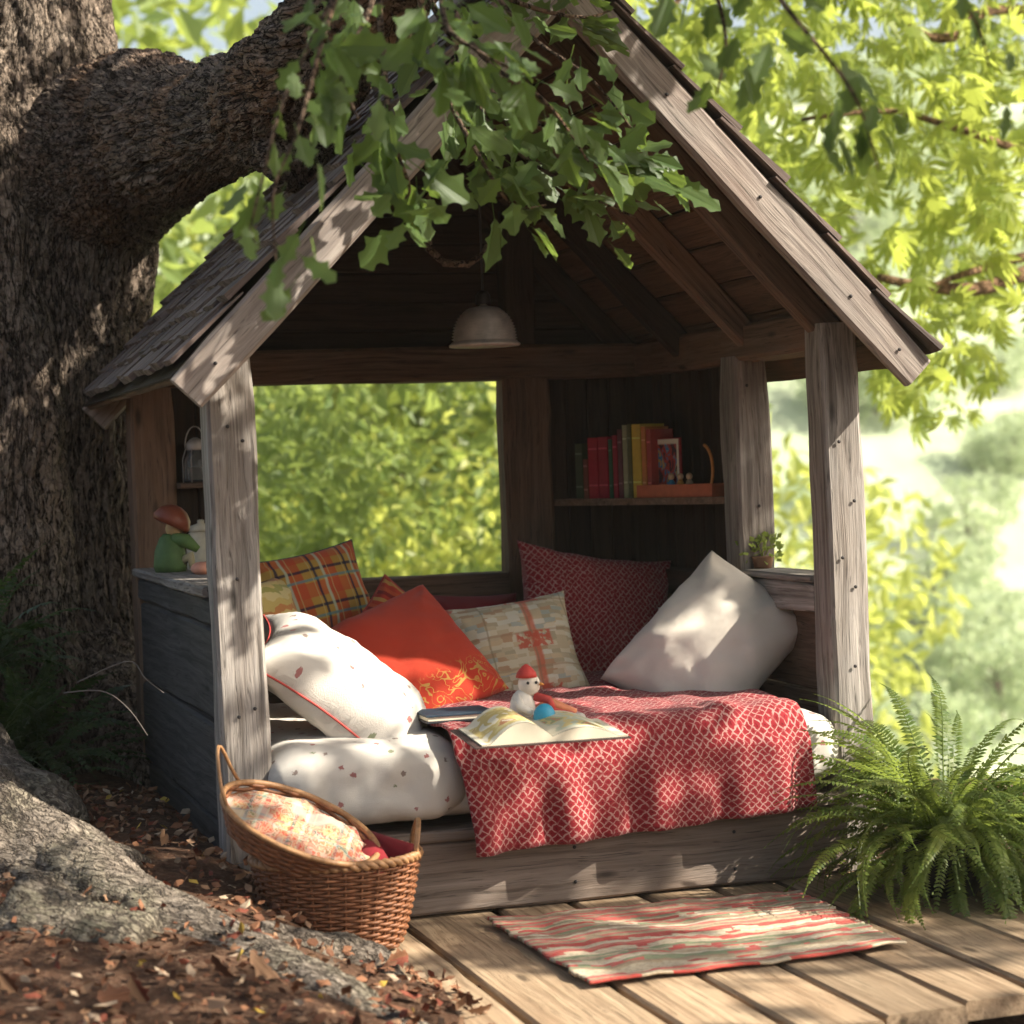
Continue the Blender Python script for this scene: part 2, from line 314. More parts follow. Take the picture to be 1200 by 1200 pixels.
# ------------------------------------------------------------------ object helpers
MW = {}
def reg(o, Mw, parent=None):
    MW[o.name] = Mw.copy()
    if parent is not None:
        o.parent = parent; o.matrix_parent_inverse = MW[parent.name].inverted()
    o.matrix_basis = Mw
    return o
def link(o): col.objects.link(o); return o
def tag(o, label, cat, group=None):
    o['label'] = label; o['category'] = cat
    if group: o['group'] = group
    return o
def thing(name, loc, label, cat, group=None):
    o = bpy.data.objects.new(name, None); o.empty_display_size = .1; link(o); reg(o, Matrix.Translation(Vector(loc)))
    return tag(o, label, cat, group)
class MB:
    def __init__(s): s.v = []; s.f = []; s.uv = []; s.nv = 0
    def add(s, v, f, uv=None):
        v = np.asarray(v, float); s.v.append(v); s.f += [tuple(int(i)+s.nv for i in q) for q in f]
        s.uv.append(np.zeros((len(v), 3)) if uv is None else np.asarray(uv, float)); s.nv += len(v); return s
    def tube(s, path, rad, seg=8, caps=True):
        P = np.asarray(path, float); n = len(P); rad = np.broadcast_to(np.asarray(rad, float), (n,)); T = np.gradient(P, axis=0); T /= np.linalg.norm(T, axis=1)[:, None]+1e-12
        a = np.array([0, 0, 1.0]) if abs(T[0][2]) < .9 else np.array([1.0, 0, 0]); u = np.cross(T[0], a); u /= np.linalg.norm(u); V = []; an = np.linspace(0, 2*math.pi, seg, endpoint=False)
        for i in range(n):
            u = u - T[i]*(u@T[i]); u /= np.linalg.norm(u)+1e-12; w = np.cross(T[i], u)
            V.append(P[i]+rad[i]*(np.cos(an)[:, None]*u+np.sin(an)[:, None]*w))
        F = [(i*seg+j, i*seg+(j+1) % seg, (i+1)*seg+(j+1) % seg, (i+1)*seg+j) for i in range(n-1) for j in range(seg)]
        if caps: F += [tuple(range(seg))[::-1], tuple((n-1)*seg+j for j in range(seg))]
        return s.add(np.concatenate(V), F)
    def lathe(s, prof, seg=24, c=(0, 0, 0), sx=1, sy=1, M=None):
        an = np.linspace(0, 2*math.pi, seg, endpoint=False); V = np.array([[r*math.cos(a)*sx, r*math.sin(a)*sy, z] for r, z in prof for a in an])
        if M is not None: V = V@np.array(M).T
        n = len(prof); F = [(i*seg+j, i*seg+(j+1) % seg, (i+1)*seg+(j+1) % seg, (i+1)*seg+j) for i in range(n-1) for j in range(seg)]
        if prof[0][0] > 1e-4: F.append(tuple(range(seg))[::-1])
        if prof[-1][0] > 1e-4: F.append(tuple((n-1)*seg+j for j in range(seg)))
        return s.add(V+np.array(c), F)
    def ball(s, c, r, seg=14, M=None):
        r = np.broadcast_to(np.asarray(r, float), (3,)); prof = [(math.sin(t), -math.cos(t)) for t in np.linspace(.02, math.pi-.02, seg//2+2)]
        an = np.linspace(0, 2*math.pi, seg, endpoint=False); V = np.array([[q*math.cos(a), q*math.sin(a), z] for q, z in prof for a in an])*r
        if M is not None: V = V@np.array(M).T
        n = len(prof); F = [(i*seg+j, i*seg+(j+1) % seg, (i+1)*seg+(j+1) % seg, (i+1)*seg+j) for i in range(n-1) for j in range(seg)]+[tuple(range(seg))[::-1], tuple((n-1)*seg+j for j in range(seg))]
        return s.add(V+np.array(c), F)
    def grid(s, V, uv=None):
        nu, nv = V.shape[:2]; F = [(i*nv+j, (i+1)*nv+j, (i+1)*nv+j+1, i*nv+j+1) for i in range(nu-1) for j in range(nv-1)]
        return s.add(V.reshape(-1, 3), F, None if uv is None else uv.reshape(-1, 3))
    def box(s, lo, hi, bev=0.0):
        lo = np.array(lo, float); hi = np.array(hi, float)
        bm = bmesh.new(); bmesh.ops.create_cube(bm, size=1)
        for v in bm.verts: v.co = Vector([(lo[k]+hi[k])/2+v.co[k]*(hi[k]-lo[k]) for k in range(3)])
        if bev: bmesh.ops.bevel(bm, geom=bm.edges[:], offset=bev, segments=2, affect='EDGES', profile=.6)
        bm.verts.ensure_lookup_table(); V = [v.co[:] for v in bm.verts]; F = [[v.index for v in f.verts] for f in bm.faces]; bm.free()
        return s.add(V, F)
    def mesh(s, name, smooth=True, origin=(0, 0, 0)):
        V = np.concatenate(s.v)-np.array(origin); me = bpy.data.meshes.new(name); me.from_pydata(V.tolist(), [], s.f)
        uv = np.concatenate(s.uv)
        if np.abs(uv).sum() > 0:
            at = me.attributes.new('uvc', 'FLOAT_VECTOR', 'POINT'); at.data.foreach_set('vector', uv.ravel())
        if smooth: me.polygons.foreach_set('use_smooth', np.ones(len(me.polygons), bool))
        me.update(); return me
    def build(s, name, mat, parent=None, smooth=True, origin=None, kind=None):
        if origin is None:
            V = np.concatenate(s.v); lo, hi = V.min(0), V.max(0); origin = ((lo[0]+hi[0])/2, (lo[1]+hi[1])/2, lo[2])
        me = s.mesh(name, smooth, origin); me.materials.append(mat); o = link(bpy.data.objects.new(name, me))
        if kind: o['kind'] = kind
        return reg(o, Matrix.Translation(Vector(origin)), parent)
def solidify(o, t):
    m = o.modifiers.new('thickness', 'SOLIDIFY'); m.thickness = t; m.offset = 0; return o
def frame(o, x, y, z):
    return Matrix(((x[0], y[0], z[0], o[0]), (x[1], y[1], z[1], o[1]), (x[2], y[2], z[2], o[2]), (0, 0, 0, 1)))
def board(name, p0, p1, w, t, mat, parent, wdir=(0, 0, 1), rough=.003, bev=.006, kind=None, nseg=None):
    """one timber: local X = length, Y = width, Z = thickness, worn edges"""
    p0 = np.array(p0, float); p1 = np.array(p1, float); L = np.linalg.norm(p1-p0); X = (p1-p0)/L; Y = np.array(wdir, float); Y -= X*(Y@X); Y /= np.linalg.norm(Y); Z = np.cross(X, Y)
    n = nseg or max(2, min(14, int(L/.14))); hw, ht = w/2, t/2; b = min(bev, ht*.6, hw*.6)
    sec = np.array([(-hw+b, -ht), (hw-b, -ht), (hw, -ht+b), (hw, ht-b), (hw-b, ht), (-hw+b, ht), (-hw, ht-b), (-hw, -ht+b)])
    xs = np.linspace(-L/2, L/2, n+1); sd = rng.random(3)*100; V = []
    for i, x in enumerate(xs):
        k = vnoise(np.c_[np.full(8, x*5)+sd[0], sec*14+sd[1]])*rough; e = (1-(.5*b/max(hw, ht))) if i in (0, n) else 1
        yy = sec[:, 0]*e+k*np.sign(sec[:, 0]); zz = sec[:, 1]*e+k*.6*np.sign(sec[:, 1]); V.append(np.c_[np.full(8, x), yy, zz])
    F = [(i*8+j, i*8+(j+1) % 8, (i+1)*8+(j+1) % 8, (i+1)*8+j) for i in range(n) for j in range(8)]+[tuple(range(8))[::-1], tuple(n*8+j for j in range(8))]
    me = bpy.data.meshes.new(name); me.from_pydata(np.concatenate(V).tolist(), [], F); me.materials.append(mat); me.update()
    o = link(bpy.data.objects.new(name, me))
    if kind: o['kind'] = kind
    return reg(o, frame((p0+p1)/2, X, Y, Z), parent)

# ------------------------------------------------------------------ terrain
def gz(x, y):
    x = np.asarray(x, float); y = np.asarray(y, float)
    z = -.13 + 0*x
    left = 1-sstep(-.12, 1, (x+.12)/(.74+.26*sstep(-.45, -.9, y))*1.12-.12)
    z = z + left*(.34-.10*np.clip(-y, 0, 2.2)) 
    z = z + .06*(1-sstep(-.3, 1.2, x))*sstep(.3, -.6, x)
    fall = sstep(2.6, 16, y+.55*np.clip(x-2.2, 0, 50)); z = z-7.5*fall
    hill = sstep(22, 95, y+.12*x); z = z+26*hill
    z = z+np.where(y < -7, 0, 0)
    return z
def build_ground():
    xs = np.unique(np.concatenate([np.linspace(-90, -3, 24), np.linspace(-3, 4, 90), np.linspace(4, 140, 34)])); ys = np.unique(np.concatenate([np.linspace(-30, -3, 10), np.linspace(-3, 4, 90), np.linspace(4, 240, 60)]))
    X, Y = np.meshgrid(xs, ys, indexing='ij'); Z = gz(X, Y); p = np.c_[X.ravel(), Y.ravel(), np.zeros(X.size)]
    near = np.exp(-((X-0)**2+(Y)**2)/30); Z = Z+(fbm(p*2.2, 4).reshape(X.shape)*.035+fbm(p*9, 3).reshape(X.shape)*.012)*np.where(X < 2.3, 1, .5)*near+fbm(p*.08, 4).reshape(X.shape)*1.2*(1-near)*sstep(6, 25, Y)
    inside = (X > .66) & (X < 2.5) & (Y > -1.5) & (Y < 2.2); Z = np.where(inside, np.minimum(Z, -.09), Z)
    o = MB().grid(np.stack([X, Y, Z], -1)).build('ground', MAT['soil'], None, True, (0, 0, 0), 'structure')
build_ground()

# ------------------------------------------------------------------ deck
deck = board('deck', (.10, -.35, -.085), (2.5, -.35, -.085), .09, .06, MAT['dark'], None, (0, 1, 0), kind='structure')
edges = [.235, .478, .768, .992, 1.21, 1.435, 1.645, 1.87, 2.10, 2.34, 2.56]
for i in range(len(edges)-1):
    yf = (-1.50, -1.56, -1.55, -1.53, -1.50, -1.455, -1.44, -1.41, -1.40, -1.36)[i]; g = .007+.004*random.random()
    dz = random.uniform(-.004, .003)
    board('plank', ((edges[i]+edges[i+1])/2, yf, -.026+dz), ((edges[i]+edges[i+1])/2, .06, -.026+dz), edges[i+1]-edges[i]-g*2, .05, MAT['deck'], deck, (1, 0, 0), .004, .008, nseg=10)

# ------------------------------------------------------------------ the reading nook
D = 1.75
house = thing('playhouse', (1.0, .87, 0), 'open weathered timber playhouse with gabled shingle roof built around a daybed', 'playhouse')
B = lambda *a, **k: board(*a, **k)
# corner posts
B('post', (.072, .065, -.05), (.062, .07, 1.62), .135, .12, MAT['grey'], house, (1, 0, 0), .006, .01)
B('post', (1.935, .065, 0), (1.915, .065, 1.66), .125, .13, MAT['grey'], house, (1, 0, 0), .006, .01)
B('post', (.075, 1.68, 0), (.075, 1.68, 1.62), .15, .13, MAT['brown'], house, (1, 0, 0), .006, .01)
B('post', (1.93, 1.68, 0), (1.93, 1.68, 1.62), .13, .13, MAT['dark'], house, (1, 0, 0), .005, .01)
B('post', (1.925, .72, .88), (1.92, .72, 1.60), .125, .13, MAT['grey'], house, (1, 0, 0), .006, .01)
B('post', (1.45, 1.66, .05), (1.45, 1.66, 1.60), .185, .10, MAT['brown'], house, (1, 0, 0), .007, .012)
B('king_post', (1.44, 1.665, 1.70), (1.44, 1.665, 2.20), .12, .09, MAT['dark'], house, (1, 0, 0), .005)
# plates
B('beam', (.0, 1.66, 1.642), (2.0, 1.66, 1.642), .125, .12, MAT['brown'], house, (0, 0, 1), .006, .012)
B('beam', (1.925, .135, 1.642), (1.925, 1.598, 1.642), .125, .115, MAT['brown'], house, (0, 0, 1), .006, .012)
B('beam', (.075, .135, 1.642), (.075, 1.598, 1.642), .125, .115, MAT['brown'], house, (0, 0, 1), .006, .012)
# left wall: planks outside, cap on top
for z0, z1, dx in ((.0, .285, .004), (.292, .565, 0), (.572, .838, .006), (.845, .925, -.004)):
    B('wall_plank', (.03+dx, .13, (z0+z1)/2), (.03+dx, 1.612, (z0+z1)/2), z1-z0, .05, MAT['slate'], house, (0, 0, 1), .005, .009)
B('wall_cap', (.055, .128, .941), (.055, 1.614, .941), .15, .03, MAT['grey'], house, (1, 0, 0), .004)
# right wall
for z0, z1, dx in ((.0, .27, 0), (.277, .52, .004), (.527, .775, 0)):
    B('wall_plank', (1.95+dx, .132, (z0+z1)/2), (1.95+dx, 1.61, (z0+z1)/2), z1-z0, .045, MAT['brown'], house, (0, 0, 1), .004)
B('wall_rail', (1.915, .133, .823), (1.915, .652, .823), .09, .10, MAT['grey'], house, (0, 0, 1), .004)
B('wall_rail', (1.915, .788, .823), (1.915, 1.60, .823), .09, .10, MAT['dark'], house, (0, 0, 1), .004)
B('wall_cap', (1.93, .133, .881), (1.93, .652, .881), .15, .022, MAT['grey'], house, (1, 0, 0), .003)
# back wall below the window
for z0, z1 in ((.0, .27), (.277, .52), (.527, .79)):
    B('wall_plank', (.15, 1.70, (z0+z1)/2), (1.865, 1.70, (z0+z1)/2), z1-z0, .045, MAT['brown'], house, (0, 0, 1), .004)
B('window_sill', (.15, 1.655, .832), (1.352, 1.655, .832), .085, .12, MAT['brown'], house, (0, 0, 1), .004)
# corner panelling behind the books
for i in range(4):
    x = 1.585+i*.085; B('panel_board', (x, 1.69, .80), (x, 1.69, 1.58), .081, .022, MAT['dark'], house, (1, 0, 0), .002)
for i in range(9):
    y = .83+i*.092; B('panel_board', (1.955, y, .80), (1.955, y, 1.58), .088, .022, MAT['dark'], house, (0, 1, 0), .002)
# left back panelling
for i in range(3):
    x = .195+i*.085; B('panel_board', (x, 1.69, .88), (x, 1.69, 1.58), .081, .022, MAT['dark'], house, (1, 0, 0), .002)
B('wall_shelf', (.155, 1.60, 1.235), (.40, 1.60, 1.235), .13, .02, MAT['brown'], house, (0, 1, 0), .002)
# book shelf: corner board
sh = MB(); tri = np.array([(1.548, 1.61), (1.868, .795), (1.94, .795), (1.94, 1.675), (1.548, 1.675)]); n5 = len(tri)
sh.add([(x, y, 1.108) for x, y in tri]+[(x, y, 1.132) for x, y in tri], [tuple(range(n5))[::-1], tuple(range(n5, 2*n5))]+[(i, (i+1) % n5, n5+(i+1) % n5, n5+i) for i in range(n5)])
sh.build('bookshelf', MAT['brown'], house, False)
# roof
PT = math.tan(R(46)); APX, APZ = 1.0, 2.70; CS, SN = math.cos(R(46)), math.sin(R(46))
def roofpt(side, s, y, off=0.0):
    """s = distance down the slope from the ridge, off = height above the roof line (normal)"""
    return np.array([APX+side*(s*CS+off*SN), y, APZ-s*SN+off*CS])
SL = 1.125/CS
YF, YB = -.15, 1.92
roof_dirs = {}
for side in (-1, 1):
    dn = np.array([side*CS, 0, -SN])
    sl_ = MB(); a0 = [roofpt(side, .0, YF+.002, -.009), roofpt(side, SL, YF+.002, -.009), roofpt(side, SL, YB-.002, -.009), roofpt(side, .0, YB-.002, -.009)]
    a1 = [roofpt(side, .0, YF+.002, -.003), roofpt(side, SL, YF+.002, -.003), roofpt(side, SL, YB-.002, -.003), roofpt(side, .0, YB-.002, -.003)]
    sl_.add(a0+a1, [(0, 1, 2, 3), (7, 6, 5, 4), (0, 4, 5, 1), (1, 5, 6, 2), (2, 6, 7, 3), (3, 7, 4, 0)])
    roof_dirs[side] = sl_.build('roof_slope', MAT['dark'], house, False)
    # barge boards, front and back
    for y, nm in ((YF-.022, 'barge_board'), (YB+.022, 'barge_board')):
        a = roofpt(side, .012, y, -.062); b = roofpt(side, SL+(.01 if side < 0 else .0), y, -.062)
        B(nm, a, b, .118, .044, MAT['barge'], house, np.array([side*SN, 0, CS]), .005, .01)
    for y in (.07, .62, 1.17, 1.70):
        a = roofpt(side, .03, y, -.08); b = roofpt(side, SL-.17, y, -.08)
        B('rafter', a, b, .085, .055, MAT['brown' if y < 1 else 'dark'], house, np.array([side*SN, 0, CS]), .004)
    # sheathing boards along the roof
    nb = 11; bw = SL/nb
    for i in range(nb):
        s = (i+.5)*bw; o_ = random.uniform(-.002, .002)
        B('sheathing_board', roofpt(side, s, YF, -.022+o_), roofpt(side, s, YB, -.022+o_), bw-.007, .022, MAT['soffit'], roof_dirs[side], dn, .002)
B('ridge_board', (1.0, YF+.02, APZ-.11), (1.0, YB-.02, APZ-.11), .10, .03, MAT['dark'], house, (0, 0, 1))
B('ridge_cap', (.955, YF-.05, APZ+.035), (.955, YB+.05, APZ+.035), .13, .02, MAT['shingle'], house, (CS, 0, SN), .004)
B('ridge_cap', (1.052, YF-.05, APZ+.030), (1.052, YB+.05, APZ+.030), .13, .02, MAT['shingle'], house, (-CS, 0, SN), .004)
def shingle_mesh():
    m = MB(); L, w, t = .27, .125, .016
    v = [(-L/2, -w/2, 0), (L/2, -w/2, 0), (L/2+.006, 0, .001), (L/2, w/2, 0), (-L/2, w/2, 0)]; v = np.array(v); v2 = v+np.array([0, 0, 1])*np.array([.005, t, t*1.1, t*.9, .005])[:, None]
    m.add(np.concatenate([v, v2]), [(4, 3, 2, 1, 0), (5, 6, 7, 8, 9)]+[(i, (i+1) % 5, 5+(i+1) % 5, 5+i) for i in range(5)]); me = m.mesh('shingle', False); me.materials.append(MAT['shingle']); return me
SHM = [shingle_mesh() for _ in range(3)]
for side in (-1, 1):
    dn = np.array([side*CS, 0, -SN]); nrm = np.array([side*SN, 0, CS]); Yd = np.cross(nrm, dn)
    rows = 13; yy0, yy1 = YF+.025, YB-.01; ncol = 11 if side > 0 else 15; cw = (yy1-yy0)/ncol
    for r in range(rows):
        s = .13+r*(SL-.15-.13)/(rows-1)
        for c in range(ncol+1):
            y = yy0+(c+(.5 if r % 2 else 0))*cw+random.uniform(-.008, .008)
            if y > yy1: continue
            o = link(bpy.data.objects.new('shingle', random.choice(SHM)))
            ang = random.gauss(0, .025); l = dn*math.cos(ang)+Yd*math.sin(ang); tilt = .035+random.uniform(-.012, .03); lx = l*math.cos(tilt)+nrm*math.sin(tilt); nz = nrm*math.cos(tilt)-l*math.sin(tilt); ly = np.cross(nz, lx)
            M = frame(roofpt(side, s+random.uniform(-.014, .014), y, .012+random.uniform(0, .008)), lx, ly, nz)@Matrix.Diagonal((1, cw/.127*random.uniform(.82, .97), random.uniform(.8, 1.5), 1))
            reg(o, M, roof_dirs[side])
# gable back boards
for i in range(9):
    z = 1.72+i*.105; hx = (APZ-z-.12)/PT-.02
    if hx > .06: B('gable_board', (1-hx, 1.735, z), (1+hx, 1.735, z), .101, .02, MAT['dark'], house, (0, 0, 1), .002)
gb = MB(); gb.add([(.12, 1.752, 1.70), (1.88, 1.752, 1.70), (1.0, 1.752, 2.60), (.12, 1.764, 1.70), (1.88, 1.764, 1.70), (1.0, 1.764, 2.60)], [(0, 1, 2), (5, 4, 3), (0, 3, 4, 1), (1, 4, 5, 2), (2, 5, 3, 0)]); gb.build('gable_light_stop', MAT['dark'], house, False)  # sheet added behind the gable boards to stop light through the gaps
MB().box((1.40, 1.706, .80), (1.99, 1.716, 1.62)).build('panel_light_stop', MAT['dark'], house, False)  # sheets added behind the panel boards, also to stop light leaks
MB().box((1.972, .79, .80), (1.982, 1.70, 1.62)).build('panel_light_stop', MAT['dark'], house, False)
MB().box((.14, 1.706, .80), (.42, 1.716, 1.62)).build('panel_light_stop', MAT['dark'], house, False)
nm_ = MB().lathe([(.0055, 0), (.0055, .002), (.003, .0035)], 8).mesh('nail', True); nm_.materials.append(MAT['iron'])
for nx, ny, nz_ in ((.05, .001, 1.40), (.09, .001, 1.36), (.06, .001, .98), (.095, .001, .62), (.05, .001, .60), (1.90, -.006, 1.30), (1.945, -.006, 1.12), (1.90, -.006, .95), (1.94, -.006, .86), (1.93, -.006, .62), (1.90, .650, 1.50), (1.93, .650, 1.10), (.22, -.037, .17), (.22, -.037, .05), (1.0, -.037, .16), (1.0, -.037, .06), (1.5, -.037, .16), (1.5, -.037, .05)):
    reg(link(bpy.data.objects.new('nail', nm_)), Matrix.Translation((nx, ny, nz_))@Matrix.Rotation(R(90), 4, 'X'), house)
for sd_ in (-1, 1):
    for q_ in (.12, .5, .9, 1.3, 1.52):
        p_ = roofpt(sd_, q_, YF-.046, -.062); reg(link(bpy.data.objects.new('nail', nm_)), Matrix.Translation(Vector(p_))@Matrix.Rotation(R(90), 4, 'X'), house)
# bed base
B('front_board', (.14, -.012, .106), (1.872, -.012, .106), .205, .045, MAT['base'], house, (0, 0, 1), .004, .008)
B('front_rail', (.135, -.018, .228), (1.874, -.018, .228), .034, .07, MAT['base'], house, (0, 0, 1), .003)
for i in range(5):
    y0 = .05+i*.32; B('bed_slat', (.1, y0+.15, .22), (1.9, y0+.15, .22), .29, .03, MAT['base'], house, (0, 1, 0), .002)

# ------------------------------------------------------------------ bed clothes
def rbox(x0, x1, y0, y1, z0, z1, r, n=44, bul=.02, wr=.006, seed=0):
    """soft mattress-like slab as a wrapped grid of cross sections"""
    xs = np.linspace(0, 1, n); ys = np.linspace(0, 1, n); m = MB(); an = np.linspace(0, 2*math.pi, 72, endpoint=False); V = []
    q = 5.0
    for i, u in enumerate(np.r_[np.linspace(0, .06, 7), np.linspace(.09, .91, 26), np.linspace(.94, 1, 7)]):
        k = min(u, 1-u)*(x1-x0); e = (1-(1-min(1, k/r))**2.4)**(1/2.4) if k < r else 1
        hy, hz = (y1-y0)/2, (z1-z0)/2; sy = hy-r*(1-e); szz = hz-min(r, hz*.98)*(1-e)
        c, s = np.cos(an), np.sin(an); rr = (np.abs(c)**q+np.abs(s)**q)**(-1/q)
        y = (y0+y1)/2+sy*c*rr; z = (z0+z1)/2+szz*s*rr; x = np.full_like(y, x0+u*(x1-x0)); V.append(np.c_[x, y, z])
    V = np.array(V); P = V.reshape(-1, 3); nrm = P-np.array([(x0+x1)/2, (y0+y1)/2, (z0+z1)/2]); nrm /= np.linalg.norm(nrm, axis=1)[:, None]
    P = P+nrm*(fbm(P*4+seed, 3)*bul+fbm(P*np.array([22, 9, 16])+seed, 2)*wr)[:, None]; P[:, 2] = np.maximum(P[:, 2], z0)
    nu, nv = V.shape[:2]; F = [(i*nv+j, i*nv+(j+1) % nv, (i+1)*nv+(j+1) % nv, (i+1)*nv+j) for i in range(nu-1) for j in range(nv)]+[tuple(range(nv))[::-1], tuple((nu-1)*nv+j for j in range(nv))]
    arc = np.cumsum(np.r_[0, np.linalg.norm(np.diff(V[nu//2], axis=0), axis=1)]); uv = np.array([[(V[i, j, 0]), arc[j], 0] for i in range(nu) for j in range(nv)])
    return m.add(P, F, uv)
mt = rbox(.15, 1.862, -.02, 1.62, .247, .475, .07, seed=3).build('mattress', MAT['white']); tag(mt, 'white mattress on the wooden daybed base, mostly under the red quilt', 'mattress')
dv = rbox(.125, .70, -.075, 1.25, .252, .515, .12, bul=.03, wr=.01, seed=9).build('duvet', MAT['floral']); tag(dv, 'puffy white sprig print duvet at the post end of the daybed', 'duvet')
dr = rbox(1.60, 1.862, -.055, 1.0, .262, .505, .11, bul=.035, wr=.016, seed=21).build('folded_sheet', MAT['floral']); tag(dr, 'rumpled white sprig sheet beside the fern, past the quilt edge', 'sheet')
def quilt():
    nu, nv = 90, 80; V = np.zeros((nu, nv, 3)); UV = np.zeros((nu, nv, 3)); top = .522
    for i in range(nu):
        u = i/(nu-1)
        for j in range(nv):
            s = j/(nv-1)*1.75; x = .63+u*1.08; yb = 1.32; flat = 1.345; r = .075
            zb = .176+(.225-.176)*u
            if s < flat: y, z = yb-s, top
            elif s < flat+r*1.57: a = (s-flat)/r; y, z = yb-flat-r*math.sin(a), top-r*(1-math.cos(a))
            else: y = yb-flat-r; z = top-r-(s-flat-r*1.57)
            h = max(0, s-flat-.05); xx = x+(.045-.02*u)*min(1, h/.3)
            if s > flat+r*1.57: z = top-r-(top-r-zb)*((s-flat-r*1.57)/(1.75-flat-r*1.57)); y -= .018+(.016*math.sin(u*23+1)+.010*math.sin(u*51))*min(1, h*4)
            V[i, j] = (xx, y, z); UV[i, j] = (u*1.08, s, 0)
    P = V.reshape(-1, 3); w = fbm(P*np.array([6, 5, 1.5])+5, 3)*.034+fbm(P*np.array([17, 12, 4])+2, 2)*.012
    P[:, 2] += np.where(P[:, 2] > .48, np.abs(w)*.9, w*.2); P[:, 1] -= np.where(P[:, 2] < .48, w*.8, 0)
    o = MB().grid(P.reshape(nu, nv, 3), UV).build('quilt', MAT['lattice_quilt']); solidify(o, .008); return o
tag(quilt(), 'red quilt with pale lattice print hanging over the daybed front', 'quilt')

def pillow(name, c, W, H, T, mat, label, yaw=0, tilt=20, spin=0, axes=None, pinch=.10, wr=.02, pip=None, cat='cushion', seed=None, group=None, sharp=.42, roll=0):
    n = 34; q = np.linspace(-1, 1, n); q = np.sign(q)*(1-(1-np.abs(q))**1.35); U, Vv = np.meshgrid(q, q, indexing='ij')
    X = W/2*U*(1-pinch*(1-Vv**2)*np.abs(U)**1.5); Y = H/2*Vv*(1-pinch*(1-U**2)*np.abs(Vv)**1.5)
    prof = np.clip((1-np.abs(U)**2.3)*(1-np.abs(Vv)**2.3), 0, 1)**sharp
    sd = seed if seed is not None else rng.random()*90
    pp = np.c_[X.ravel(), Y.ravel(), np.zeros(X.size)]
    edge = (1-prof).reshape(-1)
    def wrn(s): 
        a = np.arctan2(pp[:, 1], pp[:, 0]); rr = np.hypot(pp[:, 0]/W, pp[:, 1]/H)
        rad = vnoise(np.c_[np.cos(a)*5+s, np.sin(a)*5+s, rr*1.3])            # radial pull creases
        return (rad*.9*edge**.7*np.clip(1.2-edge, 0, 1)+fbm(pp*8+s, 3)*.9+fbm(pp*23+s, 2)*.35).reshape(X.shape)*wr*np.minimum(1, prof*3)
    def creases(s):
        out = np.zeros(len(pp)); ph = np.random.default_rng(int(s*97) % 9999)
        for cx in (-1, 1):
            for cy in (-1, 1):
                dx = cx*(cx*W/2-pp[:, 0]); dy = cy*(cy*H/2-pp[:, 1]); r = np.hypot(dx, dy)/W; a = np.arctan2(dy, dx)
                out += np.cos(a*ph.uniform(7, 11)+ph.uniform(0, 6)+r*2)*np.exp(-r/.24)*np.clip(r/.12, 0, 1)*ph.uniform(.5, 1.1)
        return out.reshape(X.shape)*wr*.75*np.minimum(1, prof*2)
    wrn0 = wrn; wrn = lambda s: wrn0(s)+creases(s)
    Zf = prof*T/2+wrn(sd); Zb = -prof*T/2-wrn(sd+31)
    bend = -.10*T*(U**2+Vv**2) + fbm(pp*3+sd, 2).reshape(X.shape)*.02
    if axes is None:
        a, t, s = R(yaw), R(tilt), R(spin); nr = np.array([math.sin(a)*math.cos(t), -math.cos(a)*math.cos(t), math.sin(t)]); ux = np.array([math.cos(a), math.sin(a), 0]); uy = np.cross(nr, ux)
        ux, uy = ux*math.cos(s)+uy*math.sin(s), uy*math.cos(s)-ux*math.sin(s)
    else:
        ux = unit(axes[0]); nr = np.array(axes[1], float); nr = unit(nr-ux*(nr@ux)); uy = np.cross(nr, ux); s = R(roll); ux, uy = ux*math.cos(s)+uy*math.sin(s), uy*math.cos(s)-ux*math.sin(s)
    root = thing(name, c-np.array([0, 0, H*.3]), label, cat, group)
    m = MB(); F3 = lambda Z: np.stack([X, Y, Z+bend], -1)
    uv = np.stack([X, Y, 0*X], -1)+np.array([.001, .001, 0]); uvb = uv*np.array([-1, 1, 1])+np.array([3, 0, 0])
    m.grid(F3(Zf), uv); g = F3(Zb)[::-1]; m.grid(g, uvb[::-1])
    me = m.mesh(name, True); me.materials.append(mat)
    bm = bmesh.new(); bm.from_mesh(me); bmesh.ops.remove_doubles(bm, verts=bm.verts, dist=.0012); bm.to_mesh(me); bm.free(); me.polygons.foreach_set('use_smooth', np.ones(len(me.polygons), bool))
    o = link(bpy.data.objects.new('cover', me)); Mx = frame(c, ux, uy, nr); reg(o, Mx, root)
    if pip:
        idx = [(i, 0) for i in range(n)]+[(n-1, j) for j in range(1, n)]+[(i, n-1) for i in range(n-2, -1, -1)]+[(0, j) for j in range(n-2, 0, -1)]
        path = np.array([F3(Zf*0)[i, j] for i, j in idx+[idx[0]]]); pm = MB().tube(path, .0035, 5, False).mesh('piping'); pm.materials.append(pip); po = link(bpy.data.objects.new('piping', pm)); reg(po, Mx, o)
    return root, Mx
pillow('cushion', atY(372, 702, 1.36), .42, .36, .13, MAT['plaid'], 'madras plaid cushion in orange, yellow and navy below the window', 12, 16, 9, pip=MAT['navy'])
pillow('cushion', atY(318, 738, .85), .34, .34, .12, MAT['leafprint'], 'yellow leaf print cushion wedged behind the white sprig pillow', 55, 18, 0)
pillow('cushion', atY(468, 755, 1.12), .36, .36, .12, MAT['orange_stripe'], 'orange striped cushion with only one corner showing behind the embroidered one', 0, 20, 48, pip=MAT['piping'])
pillow('cushion', atY(548, 742, 1.45), .40, .30, .13, MAT['wine'], 'dark wine red cushion against the window sill', 0, 12, -3)
pillow('pillow', atY(700, 742, 1.25), .60, .64, .20, MAT['lattice_pillow'], 'large dark red lattice print pillow leaning below the bookshelf', 2, 18, -10, cat='pillow', pinch=.13, wr=.024)
